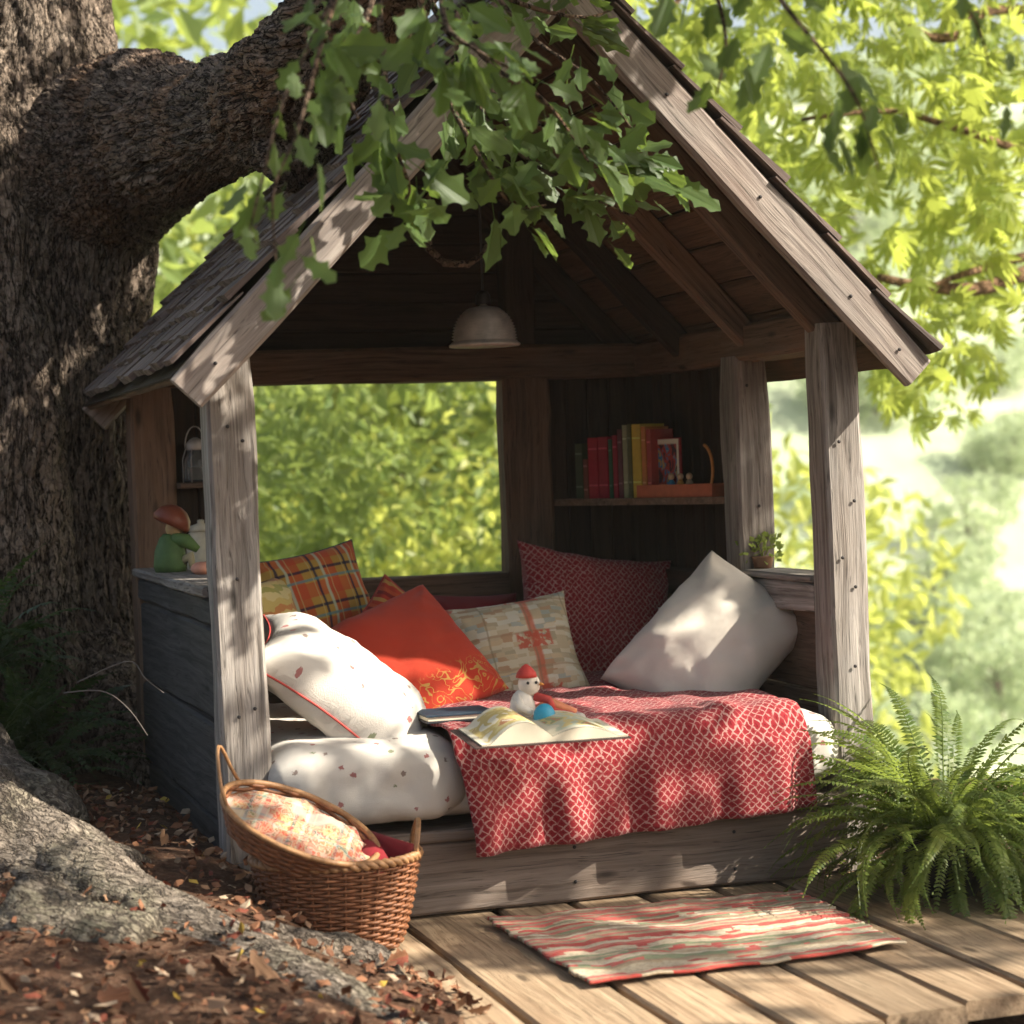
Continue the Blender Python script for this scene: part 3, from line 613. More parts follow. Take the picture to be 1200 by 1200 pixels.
pillow('cushion', atY(602, 764, .88), .48, .41, .16, MAT['kantha'], 'beige stitched patch cushion with red motifs', -6, 28, 7, pinch=.13, wr=.022)
pillow('pillow', atY(828, 772, .93), .46, .42, .15, MAT['white'], 'white pillow mostly hidden behind the plain cream pillow', -45, 30, 0, cat='pillow')
pillow('pillow', atY(830, 756, .52), .45, .58, .27, MAT['cream'], 'plain cream linen pillow leaning against the right hand rail', axes=((.8, -.5, -.1), (-.45, -.75, .48)), roll=-31, cat='pillow', pinch=.07, wr=.034, sharp=.42)
oc, ocM = pillow('cushion', atY(468, 778, .62), .52, .48, .17, MAT['orange'], 'plain orange red cushion with embroidered border', -6, 40, 27, pinch=.07)
pillow('pillow', atY(408, 806, .26), .62, .46, .23, MAT['floral'], 'white sprig print pillow with red piping tilted against the post', axes=((.77, -.12, -.63), (.50, -.36, .79)), pip=MAT['piping'], cat='pillow', pinch=.12, wr=.024)

# open book, dark book, doll
def open_book():
    bk = thing('open_book', atZ(622, 866, .545), 'open illustrated picture book lying on the red quilt', 'book')
    cA = atZ(648, 872, .55); cB = atZ(652, 838, .57)   # spine near and far end (directions only)
    c = np.array([atZ(632, 858, .552)[0], .0, .545]); c[1] = atZ(632, 858, .552)[1]
    ux = unit((1, -.06, 0)); uy = unit((.06, 1, .05)); nz = np.cross(ux, uy); Mx = frame(c, ux, uy, nz)
    hd = .145; wd = .205
    for side, mt_, nm in ((-1, MAT['page_l'], 'left'), (1, MAT['page_r'], 'right')):
        nu, nv = 18, 8; us = np.linspace(0, 1, nu)
        prof = (.030*np.sin(np.clip(us*3.6, 0, math.pi))*(1.55 if side < 0 else .8)+.012*(1-us))+.008
        x = side*(us*wd*(.93 if side < 0 else 1)); top = np.zeros((nu, nv, 3)); uv = np.zeros((nu, nv, 3))
        for i in range(nu):
            for j in range(nv): top[i, j] = (x[i], (j/(nv-1)-.5)*hd*2*.94, prof[i]); uv[i, j] = (us[i]-.5+.001, j/(nv-1)-.5, 0)
        m = MB().grid(top if side > 0 else top[::-1], uv if side > 0 else uv[::-1]); pm = m.mesh('page'); pm.materials.append(mt_); o = link(bpy.data.objects.new('page', pm)); reg(o, Mx, bk)
        # page block under the top page
        m = MB(); lo = top.copy(); lo[:, :, 2] = .005; t2 = top.copy(); t2[:, :, 2] -= .0012
        for j in (0, nv-1): m.grid(np.stack([t2[:, j], lo[:, j]], 1) if (side > 0) == (j > 0) else np.stack([lo[:, j], t2[:, j]], 1))
        m.grid(np.stack([t2[-1], lo[-1]], 1)); pm = m.mesh('page_block', False); pm.materials.append(MAT['paper']); o = link(bpy.data.objects.new('page_block', pm)); reg(o, Mx, bk)
        m = MB(); x0, x1 = sorted((0, side*(wd+.006))); m.box((x0, -hd, 0), (x1, hd, .004), .001); pm = m.mesh('cover', False); pm.materials.append(simple((.06, .035, .03))); o = link(bpy.data.objects.new('cover', pm)); reg(o, Mx, bk)
open_book()
db = thing('closed_book', atZ(522, 840, .545), 'closed dark blue black book beside the orange cushion', 'book')
bc = atZ(530, 842, .54); 
MB().box((bc[0]-.09, bc[1]-.05, .535), (bc[0]+.12, bc[1]+.12, .541), .001).build('cover', simple((.02, .02, .025)), db, False)
MB().box((bc[0]-.085, bc[1]-.045, .5412), (bc[0]+.115, bc[1]+.115, .553), .001).build('page_block', MAT['paper'], db, False)
MB().box((bc[0]-.09, bc[1]-.05, .5532), (bc[0]+.12, bc[1]+.12, .559), .001).build('cover', simple((.018, .035, .055)), db, False)

def doll():
    c = atZ(618, 846, .56); x, y, z = c; z = .545; s = .00275
    d = thing('rag_doll', (x, y, z), 'small white and red rag doll holding a blue egg behind the open book', 'doll')
    MB().ball((x-.012, y, z+.055), (.036, .034, .052)).build('body', simple((.70, .64, .56)), d)
    MB().ball((x+.008, y-.002, z+.118), (.031, .03, .034)).build('head', simple((.72, .62, .52)), d)
    m = MB().lathe([(.030, 0), (.026, .014), (.012, .03), (.003, .036)], 14, (x+.002, y, z+.138)); m.build('cap', simple((.50, .05, .04)), d)
    MB().tube([(x+.03, y-.027, z+.121), (x+.042, y-.03, z+.118)], [.006, .002], 6).build('nose', simple((.62, .25, .06)), d)
    for dx in (-.004, .02): MB().ball((x+dx, y-.03, z+.125), .0045, 8).build('eye', simple((.02, .02, .02)), d)
    MB().tube([(x-.03, y-.01, z+.085), (x-.03, y-.04, z+.06), (x, y-.05, z+.045)], [.013, .012, .010], 8).build('arm', simple((.72, .66, .58)), d)
    MB().tube([(x+.02, y-.01, z+.085), (x+.055, y-.03, z+.075), (x+.065, y-.03, z+.05)], [.013, .012, .010], 8).build('arm', simple((.50, .06, .05)), d)
    MB().tube([(x, y-.01, z+.03), (x+.07, y+.01, z+.035), (x+.13, y-.01, z+.022)], [.018, .016, .013], 8).build('leg', simple((.48, .07, .06)), d)
    MB().tube([(x+.02, y+.02, z+.03), (x+.08, y+.04, z+.06), (x+.15, y+.03, z+.025)], [.018, .016, .013], 8).build('leg', simple((.55, .20, .10)), d)
    MB().ball((x+.145, y-.01, z+.018), (.022, .015, .014), 10).build('shoe', simple((.55, .50, .45)), d)
    e = MB().ball((x+.025, y-.075, z+.035), (.032, .027, .037), 14).build('toy_egg', simple((.04, .30, .46), .4)); tag(e, 'bright blue toy egg in the lap of the rag doll', 'toy')
doll()

# ------------------------------------------------------------------ shelf items
SH0 = np.array([1.548, 1.61, 1.132]); SH1 = np.array([1.868, .795, 1.132]); sdir = unit(SH1-SH0); sn = unit(np.array([-sdir[1], sdir[0], 0])); 
if sn@(CAM-SH0) < 0: sn = -sn
books = [(675, 683, 520, (.06, .08, .045), 'olive green'), (684, 689, 538, (.20, .07, .05), 'short russet'), (690, 701, 513, (.40, .025, .045), 'bright red'), (702, 713, 512, (.34, .02, .04), 'crimson'), (714, 718, 515, (.03, .10, .055), 'thin dark green'),
         (719, 724, 510, (.30, .03, .05), 'thin wine red'), (725, 730, 503, (.14, .05, .06), 'thin plum'), (731, 736, 498, (.30, .30, .17), 'thin sage'), (737, 741, 497, (.10, .10, .04), 'thin dark olive'), (742, 752, 497, (.55, .38, .05), 'yellow'), (753, 758, 500, (.50, .17, .04), 'orange'), (759, 764, 503, (.35, .05, .04), 'thin brick red')]
for a, b, ty, c, nm in books:
    P0 = SH0-sn*.05; pa = atP(a, 565, P0, sn); pb = atP(b, 565, P0, sn); w = max(.012, np.linalg.norm((pb-pa)[:2])*.97); ctr = (pa+pb)/2; h = atP((a+b)/2, ty, P0, sn)[2]-1.1325; dp = min(.155, .16)
    M0 = frame((ctr[0], ctr[1], 1.1325), sdir, -sn, (0, 0, 1)); bk = thing('book', (ctr[0], ctr[1], 1.1325), nm+' spined book standing on the corner bookshelf', 'book', 'books on the corner shelf')
    dp = .05+.09*max(0, 1-abs(a-700)/180)
    for lo, hi, mt_, pn in (((-w/2, 0, 0), (-w/2+.002, dp, h), simple(c), 'cover'), ((w/2-.002, 0, 0), (w/2, dp, h), simple(c), 'cover'), ((-w/2+.0021, 0, 0), (w/2-.0021, .003, h), simple(c), 'spine'), ((-w/2+.0022, .0032, .004), (w/2-.0022, dp-.004, h-.004), MAT['paper'], 'page_block')):
        m = MB().box(lo, hi).mesh(pn, False); m.materials.append(mt_); o = link(bpy.data.objects.new(pn, m)); reg(o, M0, bk)
    for zz in (.2, .8):
        m = MB().box((-w/2+.002, -.0012, h*zz), (w/2-.002, -.0002, h*zz+.006)).mesh('spine_band', False); m.materials.append(simple(tuple(min(.7, v*1.8+.06) for v in c))); o = link(bpy.data.objects.new('spine_band', m)); reg(o, M0, bk)
# picture card, tray basket, toys
def on_shelf(px, off): return atP(px, 560, SH0-sn*off, sn)
pc = on_shelf(783, .085); M0 = frame((pc[0], pc[1], 1.1325), sdir, -sn, (0, 0, 1)); w, h = .115, .20
g = np.array([[(x*w, 0, (y+.5)*h+.004) for y in np.linspace(-.5, .5, 6)] for x in np.linspace(-.5, .5, 6)]); uv = np.array([[(x+.001, y, 0) for y in np.linspace(-.5, .5, 6)] for x in np.linspace(-.5, .5, 6)])
cdm = thing('picture_card', (pc[0], pc[1], 1.1325), 'dark picture card with red top standing behind the red toy tray', 'card')
m = MB().grid(g, uv).mesh('picture'); m.materials.append(MAT['card']); o = link(bpy.data.objects.new('picture', m)); reg(o, M0, cdm)
m = MB().box((-w/2-.006, .002, 0), (w/2+.006, .010, h+.008), .001).mesh('backing_board', False); m.materials.append(simple((.30, .03, .03))); o = link(bpy.data.objects.new('backing_board', m)); reg(o, M0, cdm)
tc = on_shelf(796, .045); M0 = frame((tc[0], tc[1], 1.1325), sdir, -sn, (0, 0, 1)); tr = thing('toy_tray', (tc[0], tc[1], 1.1325), 'red orange tray with hooped handle on the corner bookshelf', 'tray')
wt = abs((on_shelf(840, .045)-on_shelf(752, .045))@sdir)/2
for lo, hi, nm in (((-wt, -.03, 0), (wt, -.026, .045), 'tray_side'), ((-wt, .036, 0), (wt, .04, .045), 'tray_side'), ((-wt, -.0255, 0), (-wt+.004, .0355, .04), 'tray_end'), ((wt-.004, -.0255, 0), (wt, .0355, .04), 'tray_end'), ((-wt+.0042, -.0255, .001), (wt-.0042, .0355, .006), 'tray_base')):
    m = MB().box(lo, hi, .0008).mesh(nm, False); m.materials.append(simple((.42, .10, .04))); o = link(bpy.data.objects.new(nm, m)); reg(o, M0, tr)
th = np.linspace(-1.35, 1.35, 16); m = MB().tube([(wt*.62+.05*math.cos(a), 0, .095+.085*math.sin(a)) for a in th], .0055, 6).mesh('handle'); m.materials.append(simple((.50, .20, .05))); o = link(bpy.data.objects.new('handle', m)); reg(o, M0, tr)
for dx, cc, nm in ((-.04, (.05, .22, .36), 'blue'), (.005, (.50, .26, .06), 'orange'), (.05, (.34, .26, .16), 'tan')):
    q = tc+sdir*dx; ty = thing('toy_figure', (q[0], q[1], 1.139), nm+' wooden toy figure in the red tray', 'toy')
    MB().lathe([(.015, 0), (.017, .015), (.012, .045), (.006, .055)], 12, (q[0], q[1], 1.139)).build('body', simple(cc), ty)
    MB().ball((q[0], q[1], 1.204), .012, 10).build('head', simple((.50, .34, .2)), ty)
# left wall ledge: green toy, red bundle, lantern, jar
def green_toy():
    c = atX(200, 668, .055); x, y, z = c[0], c[1], .956
    t = thing('toy_figure', (x, y, z), 'green toy figure with a russet mushroom cap sitting on the left wall ledge', 'toy'); g = simple((.075, .14, .045)); 
    MB().lathe([(.055, 0), (.062, .02), (.056, .07), (.038, .11), (.022, .125)], 16, (x, y, z), .9, 1.1).build('body', g, t)
    MB().tube([(x+.01, y-.02, z+.105), (x+.05, y-.04, z+.10), (x+.085, y-.05, z+.07)], [.026, .024, .012], 10).build('arm', simple((.10, .18, .055)), t)
    MB().tube([(x+.03, y-.03, z+.03), (x+.06, y-.05, z+.05), (x+.065, y-.05, z+.01)], [.02, .018, .012], 8).build('leg', simple((.42, .36, .22)), t)
    MB().ball((x+.016, y-.01, z+.142), (.03, .03, .03)).build('head', simple((.45, .30, .14)), t)
    M = np.array(Matrix.Rotation(.5, 3, 'Y')); MB().lathe([(.060, -.012), (.066, .004), (.056, .03), (.034, .05), (.01, .058)], 18, (x+.008, y, z+.162), M=M).build('cap', simple((.20, .055, .03), .4), t)
    for dx in (.02, .036): MB().ball((x+dx, y-.037, z+.146), .004, 8).build('eye', simple((.02, .02, .02)), t)
    bx, by = x+.085, y-.28
    b = thing('cloth_bundle', (bx, by, z), 'coral red knotted cloth bundle on the left wall ledge', 'bundle')
    for i in range(4): 
        a = i*.9; MB().ball((bx-.03+.025*i, by+.012*math.sin(a*2), z+.018), (.034, .05, .022), 12).build('fold', simple((.60, .12, .07) if i % 2 else (.66, .30, .20)), b)
green_toy()
def lantern():
    c = atY(231, 576, 1.60); x, y, z = c[0], 1.60, 1.246
    l = thing('jar_lantern', (x, y, z), 'glass jar lantern with wire bail on the small back shelf', 'lantern')
    MB().lathe([(.036, 0), (.042, .008), (.042, .075), (.030, .10), (.028, .115)], 18, (x, y, z)).build('jar', MAT['glass'], l)
    MB().lathe([(.031, .112), (.033, .116), (.033, .135), (.018, .15), (.006, .156)], 18, (x, y, z)).build('lid', MAT['metal'], l)
    MB().lathe([(.02, .004), (.02, .05), (.004, .055)], 12, (x, y, z)).build('candle', simple((.70, .66, .58)), l)
    MB().lathe([(.045, .0005), (.045, .006), (.044, .008)], 18, (x, y, z)).build('base_ring', MAT['iron'], l)
    th = np.linspace(0, math.pi, 14); MB().tube([(x+.036*math.cos(a), y, z+.12+.075*math.sin(a)) for a in th], .0022, 5).build('bail', MAT['metal'], l)
    for k in range(6):
        a = k*math.pi/3; MB().tube([(x+.046*math.cos(a), y+.046*math.sin(a), z), (x+.046*math.cos(a), y+.046*math.sin(a), z+.08), (x+.034*math.cos(a), y+.034*math.sin(a), z+.118)], .0018, 4).build('wire', MAT['metal'], l)
    c = atY(240, 650, 1.55); x, z = c[0], .877
    j = thing('enamel_jar', (x, 1.61, z), 'cream enamel jar below the small back shelf', 'jar'); cr = simple((.62, .56, .42), .4)
    MB().lathe([(.05, 0), (.054, .01), (.054, .17), (.045, .19), (.036, .196)], 18, (x, 1.61, z)).build('body', cr, j)
    MB().lathe([(.042, .196), (.044, .200), (.042, .214), (.012, .224), (.012, .235), (.004, .238)], 18, (x, 1.61, z)).build('lid', cr, j)
lantern()
# pendant lamp and bent branch
def lamp():
    c = atY(568, 405, .95); x, y = c[0], .95; z = atY(568, 406, .95)[2]
    zt = APZ-abs(x-1)*PT-.05
    l = thing('pendant_lamp', (x, y, z), 'ribbed zinc pendant lamp hanging from the dark rafters', 'lamp')
    prof = [(.118, 0), (.120, .006), (.112, .012)]
    for i in range(13):
        u = i/12; r = .100*(1-u**2.2)**.5*.92+.018; prof += [(r, .016+u*.118), (r-.009, .016+u*.118+.004)]
    MB().lathe(prof+[(.016, .142)], 28, (x, y, z)).build('shade', MAT['metal'], l)
    MB().lathe([(.024, .140), (.026, .144), (.024, .17), (.016, .182), (.005, .186)], 16, (x, y, z)).build('cap', MAT['iron'], l)
    MB().ball((x, y, z+.05), .035, 12).build('bulb', simple((.5, .46, .4), .3), l)
    MB().tube([(x, y, z+.184), (x, y, zt)], .004, 6).build('cord', MAT['iron'], l)
    b = atY(498, 285, .55); q = [atY(px, py, .55) for px, py in ((512, 215), (500, 262), (503, 292), (520, 308), (548, 310), (566, 298), (572, 282))]
    q = np.array(q); zt2 = APZ-abs(q[0][0]-1)*PT-.07; q[0][2] = zt2
    h = MB().tube(q, [.008, .011, .013, .014, .012, .009, .005], 8).build('bent_branch', MAT['twig_bark'])
    tag(h, 'bent bare branch hook hanging under the gable roof', 'branch')
lamp()

# ------------------------------------------------------------------ rug
def rug():
    cs = [atZ(570, 1078, .012), atZ(937, 1046, .012), atZ(1062, 1106, .012), atZ(690, 1153, .012)]
    nu, nv = 110, 130; V = np.zeros((nu, nv, 3)); UV = np.zeros_like(V)
    for i in range(nu):
        for j in range(nv):
            u, v = i/(nu-1), j/(nv-1); p = (cs[0]*(1-u)+cs[1]*u)*(1-v)+(cs[3]*(1-u)+cs[2]*u)*v
            V[i, j] = p; UV[i, j] = (u*.93+.001, v*.76, 0)
    P = V.reshape(-1, 3); uvf = UV.reshape(-1, 3); rows = uvf[:, 1]*58
    P[:, 0] += vnoise(np.c_[uvf[:, 1]*30, uvf[:, 0]*2, uvf[:, 0]*0])*.008; P[:, 1] += vnoise(np.c_[uvf[:, 0]*9, uvf[:, 1]*2, uvf[:, 0]*0+7])*.016
    P[:, 2] = .006+.006*np.abs(np.sin(rows*math.pi))*(1+.5*vnoise(np.c_[uvf[:, 0]*40, rows*1.7, rows*0]))+np.abs(fbm(uvf*5+1, 2))*.014
    o = MB().grid(V[:, ::-1], UV[:, ::-1]).build('rug', MAT['rug']); solidify(o, .006); tag(o, 'striped red and cream rag rug on the plank deck', 'rug')
rug()

# ------------------------------------------------------------------ wicker basket
def basket():
    c = np.array([.245, -.27, .0]); c[2] = .005; ang = -.35; ca, sa = math.cos(ang), math.sin(ang)
    def ell(a, rx, ry, z, cc=c, M=None):
        p = np.array([rx*math.cos(a), ry*math.sin(a), 0]); p = np.array([p[0]*ca-p[1]*sa, p[0]*sa+p[1]*ca, z]); return cc+(p if M is None else M@p)
    H = .235; RX = lambda u: .16+.062*u**.7; RY = lambda u: .13+.05*u**.7
    b = thing('wicker_basket', c, 'oval brown wicker basket beside the post with cane rim handles', 'basket')
    rows = 26; NS = 30; seg = NS*4
    for r in range(rows):
        u = (r+.5)/rows; path = []
        for k in range(seg+1):
            a = 2*math.pi*k/seg; w = .0055*math.sin(a*NS/2+math.pi*(r % 2)); path.append(ell(a, RX(u)+w, RY(u)+w, u*H+.0012*math.sin(a*5+r)))
        MB().tube(path, H/rows*.52, 5, False).build('weave_strand', MAT['wicker'], b)
    for k in range(NS):
        a = 2*math.pi*(k+.5)/NS+math.pi/NS*0; MB().tube([ell(a, RX(u), RY(u), u*H) for u in np.linspace(0, 1.02, 8)], .0042, 5).build('stake', MAT['wicker'], b)
    for rr, off in ((0, 0), (1, .011)):
        th = np.linspace(0, 2*math.pi, 120); MB().tube([ell(a, RX(1)+.006*math.sin(a*26+rr*3.1), RY(1)+.006*math.sin(a*26+rr*3.1), H+.004+.007*math.cos(a*26+rr*3.1)) for a in th], .0085, 6, False).build('rim', MAT['wicker_pale'], b)
    m = MB(); V = [c+np.array([0, 0, .012])]+[ell(a, RX(0)*.98, RY(0)*.98, .012) for a in np.linspace(0, 2*math.pi, 32, endpoint=False)]; m.add(V, [(0, 1+i, 1+(i+1) % 32) for i in range(32)]); m.build('base', MAT['wicker'], b)
    for a0 in (.15,):
        for k in range(2):
            th = np.linspace(-.5, .5, 14); MB().tube([ell(a0+t*.75, RX(1)+.004*k, RY(1)+.004*k, H+.005+.085*math.cos(t*math.pi)**.7 if abs(t) < .499 else H) for t in th], .0055, 6).build('handle', MAT['wicker_pale'], b)
    # tilted oval tray lid resting on the basket, cloth in it
    tl = atY(262, 928, -.28); br = atY(440, 1000, -.38); tcn = (tl+br)/2+np.array([0, 0, -.005]); ux = unit(br-tl); nr = unit(np.array([.25, -.42, .87])-ux*(np.array([.25, -.42, .87])@ux)); uy = np.cross(nr, ux); hl = np.linalg.norm(br-tl)/2
    t = thing('wicker_tray', tcn, 'shallow oval wicker tray propped on top of the basket', 'tray')
    def ep(a, rx, ry, z): return tcn+ux*rx*math.cos(a)+uy*ry*math.sin(a)+nr*z
    th = np.linspace(0, 2*math.pi, 97)
    for r in range(9):
        u = r/8; MB().tube([ep(a, hl*(.80+.2*u)+.004*math.sin(a*13+math.pi*(r % 2)), .145*(.78+.22*u)+.004*math.sin(a*13+math.pi*(r % 2)), -.075+.075*u) for a in th], .0058, 5, False).build('weave_strand', MAT['wicker'], t)
    MB().tube([ep(a, hl+.003, .148, .006) for a in th], .0085, 6, False).build('rim', MAT['wicker_pale'], t)
    hp = [ep(math.pi-.55, hl, .148, .0)+nr*0, *[ep(math.pi-.55+1.1*k/8, hl+.01, .148, 0)*1+np.array([0, 0, .12*math.sin(math.pi*k/8)]) for k in range(1, 8)], ep(math.pi+.55, hl, .148, .0)]
    MB().tube(hp, .005, 6).build('handle', MAT['wicker_pale'], t)
    m = MB(); V = [tcn-nr*.07]+[ep(a, hl*.8, .115, -.072) for a in th[:-1]]; m.add(V, [(0, 1+i, 1+(i+1) % 96) for i in range(96)]); m.build('base', MAT['wicker'], t)
    nn = 40; V = np.zeros((nn, nn, 3)); UV = np.zeros_like(V)
    for i in range(nn):
        for j in range(nn):
            r = i/(nn-1); a = 2*math.pi*j/(nn-1); V[i, j] = ep(a, hl*.95*r, .136*r, .004+.012*(1-r**2)-.012*r**4); UV[i, j] = (r*math.cos(a)*hl+.01, r*math.sin(a)*.145, 0)
    P = V.reshape(-1, 3); P += nr*(fbm(P*np.array([9, 26, 14]), 3)*.03)[:, None]; cl = MB().grid(V, UV).build('folded_cloth', MAT['patch']); tag(cl, 'rumpled patchwork cloth filling the wicker tray', 'cloth')
    f = thing('folded_cloth', ell(0, 0, 0, H*.9), 'rolled red striped cloth inside the basket', 'cloth')
    MB().tube([ell(.1, .20, .11, H*.93), ell(.9, .12, .10, H*.99), ell(-.8, .15, .12, H*.96)], [.045, .06, .05], 12).build('roll', MAT['wine'], f)
basket()

# ------------------------------------------------------------------ plants
def frond_mesh(L, npair, droop, wid, seed, rise=1.0):
    rs = np.random.default_rng(seed); m = MB(); s = np.linspace(0, 1, npair+4)
    x = L*s*(.95-.10*droop*s); z = L*rise*(s*.95-droop*s**2.2*.85); y = .09*L*np.sin(s*(2+seed % 3)+seed)*s
    P = np.c_[x, y, z]; m.tube(P[::2] if len(P) > 14 else P, np.linspace(.0028, .0008, len(P[::2] if len(P) > 14 else P)), 3, False)
    T = np.gradient(P, axis=0); T /= np.linalg.norm(T, axis=1)[:, None]
    for i in range(3, len(s)):
        w = wid*math.sin(min(1, s[i]*1.02+.06)*math.pi)**.75*(1.0 if s[i] > .3 else .75)+.003
        sideV = np.cross(T[i], (0, 0, 1)); sideV /= np.linalg.norm(sideV); upv = np.cross(sideV, T[i])
        for sg in (-1, 1):
            d = sideV*sg+T[i]*(.35+.15*rs.random())+upv*(rs.uniform(-.25, .1)); d /= np.linalg.norm(d); b = P[i]; tw = L/npair*.40; e = T[i]*tw
            tip = b+d*w*rs.uniform(.88, 1.1)-np.array([0, 0, w*.14]); mid = b+d*w*.5
            m.add([b-e*.6, mid-e, tip, mid+e, b+e*.6], [(0, 1, 3, 4), (1, 2, 3)])
    return m
def fern(name, base, n, L, mat, label, lean=(0, 0), spread=(.2, 1.15), variants=5, seed=1, wid=.036, pot=True, npair=24):
    rs = np.random.default_rng(seed); f = thing(name, base, label, 'fern'); ms = []
    for k in range(variants):
        me = frond_mesh(L, npair, (.55, .8, 1.05, .7, 1.25, .95, 1.4, .6, 1.15)[k % 9], wid*L/.5, seed*10+k).mesh('frond', False); me.materials.append(mat); ms.append(me)
    if pot: 
        MB().lathe([(.09, 0), (.12, .06), (.135, .15), (.142, .155), (.142, .17), (.12, .17), (.11, .14)], 24, base).build('pot', MAT['pot'], f)
    for i in range(n):
        a = rs.uniform(0, 2*math.pi); el = rs.uniform(*spread); sc = rs.uniform(.6, 1.08)
        o = link(bpy.data.objects.new('frond', ms[rs.integers(variants)]))
        M = Matrix.Translation(Vector(base)+Vector((rs.uniform(-.06, .06), rs.uniform(-.06, .06), .15 if pot else .0)))@Matrix.Rotation(a, 4, 'Z')@Matrix.Rotation(-(el-.75), 4, 'Y')@Matrix.Rotation(rs.uniform(-.5, .5), 4, 'X')@Matrix.Scale(sc, 4)
        M = Matrix.Translation((lean[0]*0, 0, 0))@M; reg(o, M, f)
fb = atZ(1052, 1085, .0); fb = np.array([1.98, -.42, .004])
fern('fern', fb, 290, .56, MAT['fern'], 'large bushy potted fern on the deck beside the right post', seed=4, spread=(-.3, 1.15), wid=.026, npair=38, variants=9)
fern('fern', (2.42, -.55, -.03), 70, .52, MAT['fern'], 'second potted fern past the deck edge, half behind the big one', seed=14, spread=(.1, 1.2))
lb = atZ(20, 930, .2)
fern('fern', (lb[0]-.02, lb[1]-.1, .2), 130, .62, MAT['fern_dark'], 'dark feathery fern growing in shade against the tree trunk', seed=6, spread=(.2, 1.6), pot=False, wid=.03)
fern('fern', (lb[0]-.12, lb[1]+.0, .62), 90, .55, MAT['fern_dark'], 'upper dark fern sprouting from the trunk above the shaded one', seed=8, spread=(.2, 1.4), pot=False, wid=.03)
def sill_plant():
    c = atX(888, 662, 1.93); x, y, z = 1.935, c[1]-.03, .8935; p = thing('sill_plant', (x, y, z), 'small bright green potted plant on the right hand rail', 'plant'); rs = np.random.default_rng(3)
    MB().lathe([(.028, 0), (.036, .035), (.038, .04), (.03, .04)], 16, (x, y, z)).build('pot', simple((.22, .12, .07)), p)
    for i in range(70):
        d = unit(rs.normal(size=3)+np.array([0, 0, .8])); q = np.array([x, y, z+.045])+d*rs.uniform(.02, .085); q[2] = max(q[2], z+.03); a = unit(np.cross(d, rs.normal(size=3))); b = np.cross(d, a)
        MB().add([q-a*.004, q+b*.011+d*.008, q+d*.022+a*.002, q-b*.011+d*.008], [(0, 1, 2, 3)]).build('leaf', MAT['sedum'], p, False)
    for i in range(5):
        MB().tube([(x, y, z+.03), (x+rs.uniform(-.03, .03), y+rs.uniform(-.03, .03), z+.09)], .002, 4).build('stem', MAT['sedum'], p)
sill_plant()

# ------------------------------------------------------------------ trees
def remeshed(mb, voxel):
    me = mb.mesh('tmp', False); o = link(bpy.data.objects.new('tmp', me)); md = o.modifiers.new('r', 'REMESH'); md.mode = 'VOXEL'; md.voxel_size = voxel
    sm = o.modifiers.new('s', 'SMOOTH'); sm.iterations = 12; sm.factor = .5
    dg = bpy.context.evaluated_depsgraph_get(); ev = o.evaluated_get(dg); m2 = bpy.data.meshes.new_from_object(ev); bpy.data.objects.remove(o); bpy.data.meshes.remove(me); return m2
def worley(p):
    p = np.asarray(p, float); i0 = np.floor(p).astype(np.int64); f1 = np.full(len(p), 9.); f2 = np.full(len(p), 9.)
    for a in (-1, 0, 1):
        for b in (-1, 0, 1):
            for c in (-1, 0, 1):
                i, j, k = i0[:, 0]+a, i0[:, 1]+b, i0[:, 2]+c
                d = np.sqrt((i+_h(i, j, k)-p[:, 0])**2+(j+_h(i+57, j+13, k+5)-p[:, 1])**2+(k+_h(i+91, j+31, k+77)-p[:, 2])**2)
                f2 = np.where(d < f1, f1, np.minimum(f2, d)); f1 = np.minimum(f1, d)
    return f1, f2
def barked(mb, voxel, mat, name, parent, amp, axis, freq=26, lump=.02, elong=.28, origin=(0, 0, 0)):
    me = remeshed(mb, voxel); n = len(me.vertices); V = np.empty(n*3); me.vertices.foreach_get('co', V); V = V.reshape(-1, 3); N = np.empty(n*3); me.vertices.foreach_get('normal', N); N = N.reshape(-1, 3)
    ax = unit(axis); b1 = unit(np.cross(ax, (.3, .8, .1))); b2 = np.cross(ax, b1); L = V@np.c_[b1, b2, ax]
    w = np.c_[vnoise(V*2.5), vnoise(V*2.5+9), vnoise(V*2.5+19)]*.05+np.c_[vnoise(V*9), vnoise(V*9+9), vnoise(V*9+19)]*.008
    q = (L+w)*np.array([1, 1, elong])*freq
    n1 = np.abs(vnoise(q)+.3*vnoise(q*2.3+5)); n2 = np.abs(vnoise(q*1.9+41)+.3*vnoise(q*4.1+3)); n3 = np.abs(vnoise((L+w)*np.array([1, 1, 1.3])*freq*.9+77))
    c1 = np.clip(n1/.26, 0, 1)**.75; c2 = np.clip(n2/.24, 0, 1)**.75; c3 = np.clip(n3/.12, 0, 1)
    rel = np.clip(np.minimum(c1, .3+.7*c2)*(.72+.28*c3), 0, 1)
    flake = fbm(L*np.array([1, 1, .4])*freq*2.6, 3)
    V = V+N*(amp*(rel-.7)+amp*.38*flake*rel+lump*fbm(V*2.2+3, 3)+lump*.5*fbm(V*7+5, 2))[:, None]
    lc = me.attributes.new('uvc', 'FLOAT_VECTOR', 'POINT'); lc.data.foreach_set('vector', np.ascontiguousarray(L+w*.4).ravel())
    me.vertices.foreach_set('co', (V-np.array(origin)).ravel()); at = me.attributes.new('rel', 'FLOAT', 'POINT'); at.data.foreach_set('value', rel)
    me.polygons.foreach_set('use_smooth', np.ones(len(me.polygons), bool)); me.materials.clear(); me.materials.append(mat); me.update()
    o = link(bpy.data.objects.new(name, me)); me.name = name; return reg(o, Matrix.Translation(Vector(origin)), parent)
TX, TY = atY(52, 600, 2.35)[0], 2.35
